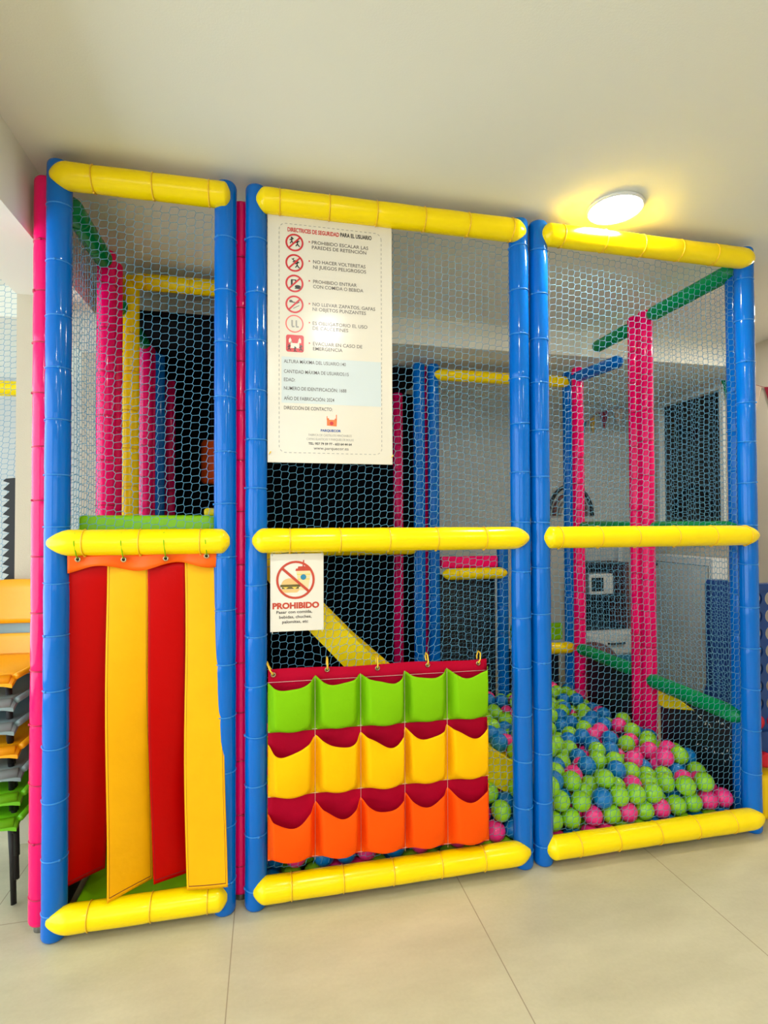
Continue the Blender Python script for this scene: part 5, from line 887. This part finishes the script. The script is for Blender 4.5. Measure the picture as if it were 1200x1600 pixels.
# drawer unit and shelf against the back wall
t = thing('drawer_unit', 'white drawer unit with black handle by the back wall', 'cabinet', (2.78, 2.1, 0))
MB().rbox((2.50, 2.02, 0), (2.97, 2.28, .375), .005).build('body', M['white'], t)
d = MB().rbox((2.51, 2.005, .19), (2.96, 2.02, .345), .004).build('drawer', M['white'], t)
MB().sweep([(2.68, 2.004, .275), (2.69, 1.985, .275), (2.82, 1.985, .275), (2.83, 2.004, .275)], .007, 8).build('handle', M['darkplastic'], d)
d = MB().rbox((2.51, 2.005, .02), (2.96, 2.02, .175), .004).build('drawer', M['teal'], t); d['label'] = 'teal lower drawer'
t = thing('shelf_unit', 'dark open shelf standing on the white drawer unit', 'shelf', (2.7, 2.15, .375))
mb = MB(); mb.box((2.50, 2.06, .375), (2.90, 2.28, .40)); mb.box((2.50, 2.06, .64), (2.90, 2.28, .66)); mb.box((2.50, 2.06, .90), (2.90, 2.28, .92)); mb.box((2.50, 2.27, .4), (2.90, 2.285, .9)); mb.box((2.50, 2.06, .4), (2.515, 2.28, .9))
mb.build('body', M['navy'], t, False); MB().box((2.885, 2.055, .375), (2.915, 2.285, .92)).build('side_board', M['brown'], t, False)
t = thing('microwave', 'small white microwave on the middle shelf', 'microwave', (2.68, 2.15, .66))
MB().rbox((2.56, 2.07, .661), (2.78, 2.26, .83), .008).build('body', M['white'], t); MB().box((2.58, 2.066, .69), (2.685, 2.071, .80)).build('door_window', M['darkglass'], t, False)
struct('trim_2', MB().box((2.955, 2.24, .376), (2.985, 2.30, 1.12)), M['frame'])
o = MB().sphere((2.42, 1.82, .17), .17, 20, 12, (1.2, .8, 1)).build('beanbag', M['brown']); tag(o, 'brown rounded beanbag behind the low green rail', 'beanbag')
# rainbow wall decal
t = thing('rainbow_decoration', 'dark arched rainbow decoration on the back wall', 'wall decoration', (2.53, 2.29, 1.31))
for k, (ra, cc) in enumerate(((.205, 'darkplastic'), (.155, 'brown'), (.105, 'ink3'))):
    mb = MB(); mb.sweep([(2.53 + ra * math.cos(PI * q / 20), 2.285, 1.31 + ra * 1.25 * math.sin(PI * q / 20)) for q in range(21)], .016, 8); mb.build('arch', M[cc], t)
def bunting(label, pts, cols_, nrm):
    t = thing('bunting', label, 'bunting', pts[0])
    MB().sweep(pts, .002, 5).build('string', M['maroon'], t)
    for k in range(len(cols_)):
        a = Vector(pts[k]); b_ = Vector(pts[k + 1]); a2 = a.lerp(b_, .1); b2 = a.lerp(b_, .9); c_ = (a + b_) / 2 + Vector((0, 0, -.15))
        MB().prism([tuple(a2), tuple(b2), tuple(c_)], nrm).build('flag', M[cols_[k]], t, False)
bunting('string of small flags sagging across the back wall', [(2.45, 2.285, 2.11), (2.60, 2.285, 2.08), (2.70, 2.285, 2.13), (2.80, 2.285, 2.20), (2.92, 2.28, 2.23), (3.08, 2.27, 2.25)], ['maroon', 'teal', 'mustard', 'maroon', 'cream'], (0, -.003, 0))
bunting('string of maroon and cream flags on the right wall', [(3.112, 1.32, 2.25), (3.112, 1.20, 2.22), (3.112, 1.085, 2.17), (3.112, .99, 2.12), (3.112, .87, 2.09), (3.112, .73, 2.12)], ['green', 'maroon', 'cream', 'maroon', 'cream'], (-.003, 0, 0))

# blue plastic stand behind the side net, and the giant connect game right of the frame
t = thing('plastic_stand', 'upright blue plastic stand with flared foot by the right wall', 'stand', (2.86, 1.12, 0))
MB().prism([(2.80, 1.1, .02), (2.72, 1.1, .0), (3.02, 1.1, .0), (2.96, 1.1, .12), (2.95, 1.1, .85), (2.93, 1.1, .875), (2.83, 1.1, .875), (2.81, 1.1, .85), (2.81, 1.1, .2), (2.78, 1.1, .1)][::-1], (0, .06, 0)).build('upright', M['c4blue'], t, False)
t = thing('connect_game', 'giant blue board game with oval holes standing right of the frame', 'game', (2.45, .12, 0))
mb = MB(); X0, X1, Z0, Z1 = 2.045, 2.75, .345, .965; nx, nz = 8, 8; pitx = .086; pitz = .0765
# board as a slab with through holes: annular cells
def cell(mb, cx, cz, hx, hz, rx, rz, y0, y1, n=20):
    b0 = len(mb.v)
    for k in range(n):
        a = 2 * PI * k / n + PI / n; ca, sa = math.cos(a), math.sin(a); s_ = 1 / max(abs(ca), abs(sa))
        for y in (y0, y1): mb.v.append((cx + hx * ca * s_, y, cz + hz * sa * s_)); mb.v.append((cx + rx * ca, y, cz + rz * sa))
    for k in range(n):
        j = (k + 1) % n; a, b_ = b0 + 4 * k, b0 + 4 * j
        mb.face((a, b_, b_ + 1, a + 1), True); mb.face((a + 2, a + 3, b_ + 3, b_ + 2), True); mb.face((a + 1, b_ + 1, b_ + 3, a + 3))
for i in range(nx):
    for j in range(nz): cell(mb, X0 + .043 + i * pitx, Z0 + .038 + j * pitz, .043, pitz / 2, .036, .033, .115, .125)
mb.box((X0 - .03, .095, .0), (X0, .145, .985)); mb.box((X0 + nx * pitx, .095, .0), (X0 + nx * pitx + .03, .145, .985)); mb.box((X0, .10, .957), (X0 + nx * pitx, .14, .985)); mb.box((X0, .10, .22), (X0 + nx * pitx, .14, .345))
mb.build('board', M['c4blue'], t, False)
for k in range(3):
    MB().lathe([(0, .02), (.003, .031), (.027, .031), (.03, .02)], (X0 + .043 + k * pitx, .104, Z0 + .038), (X0 + .043 + k * pitx, .134, Z0 + .038), 20).build('token', M['c4red'], t)
for k in range(3):
    MB().lathe([(0, .02), (.003, .031), (.027, .031), (.03, .02)], (X0 + .043 + k * pitx, .07, .235), (X0 + .043 + k * pitx, .1, .235), 20).build('token', M['c4red'], t)
MB().rbox((X0 - .02, .04, 0), (X0 + .72, .2, .185), .02).build('tray', M['c4yel'], t)
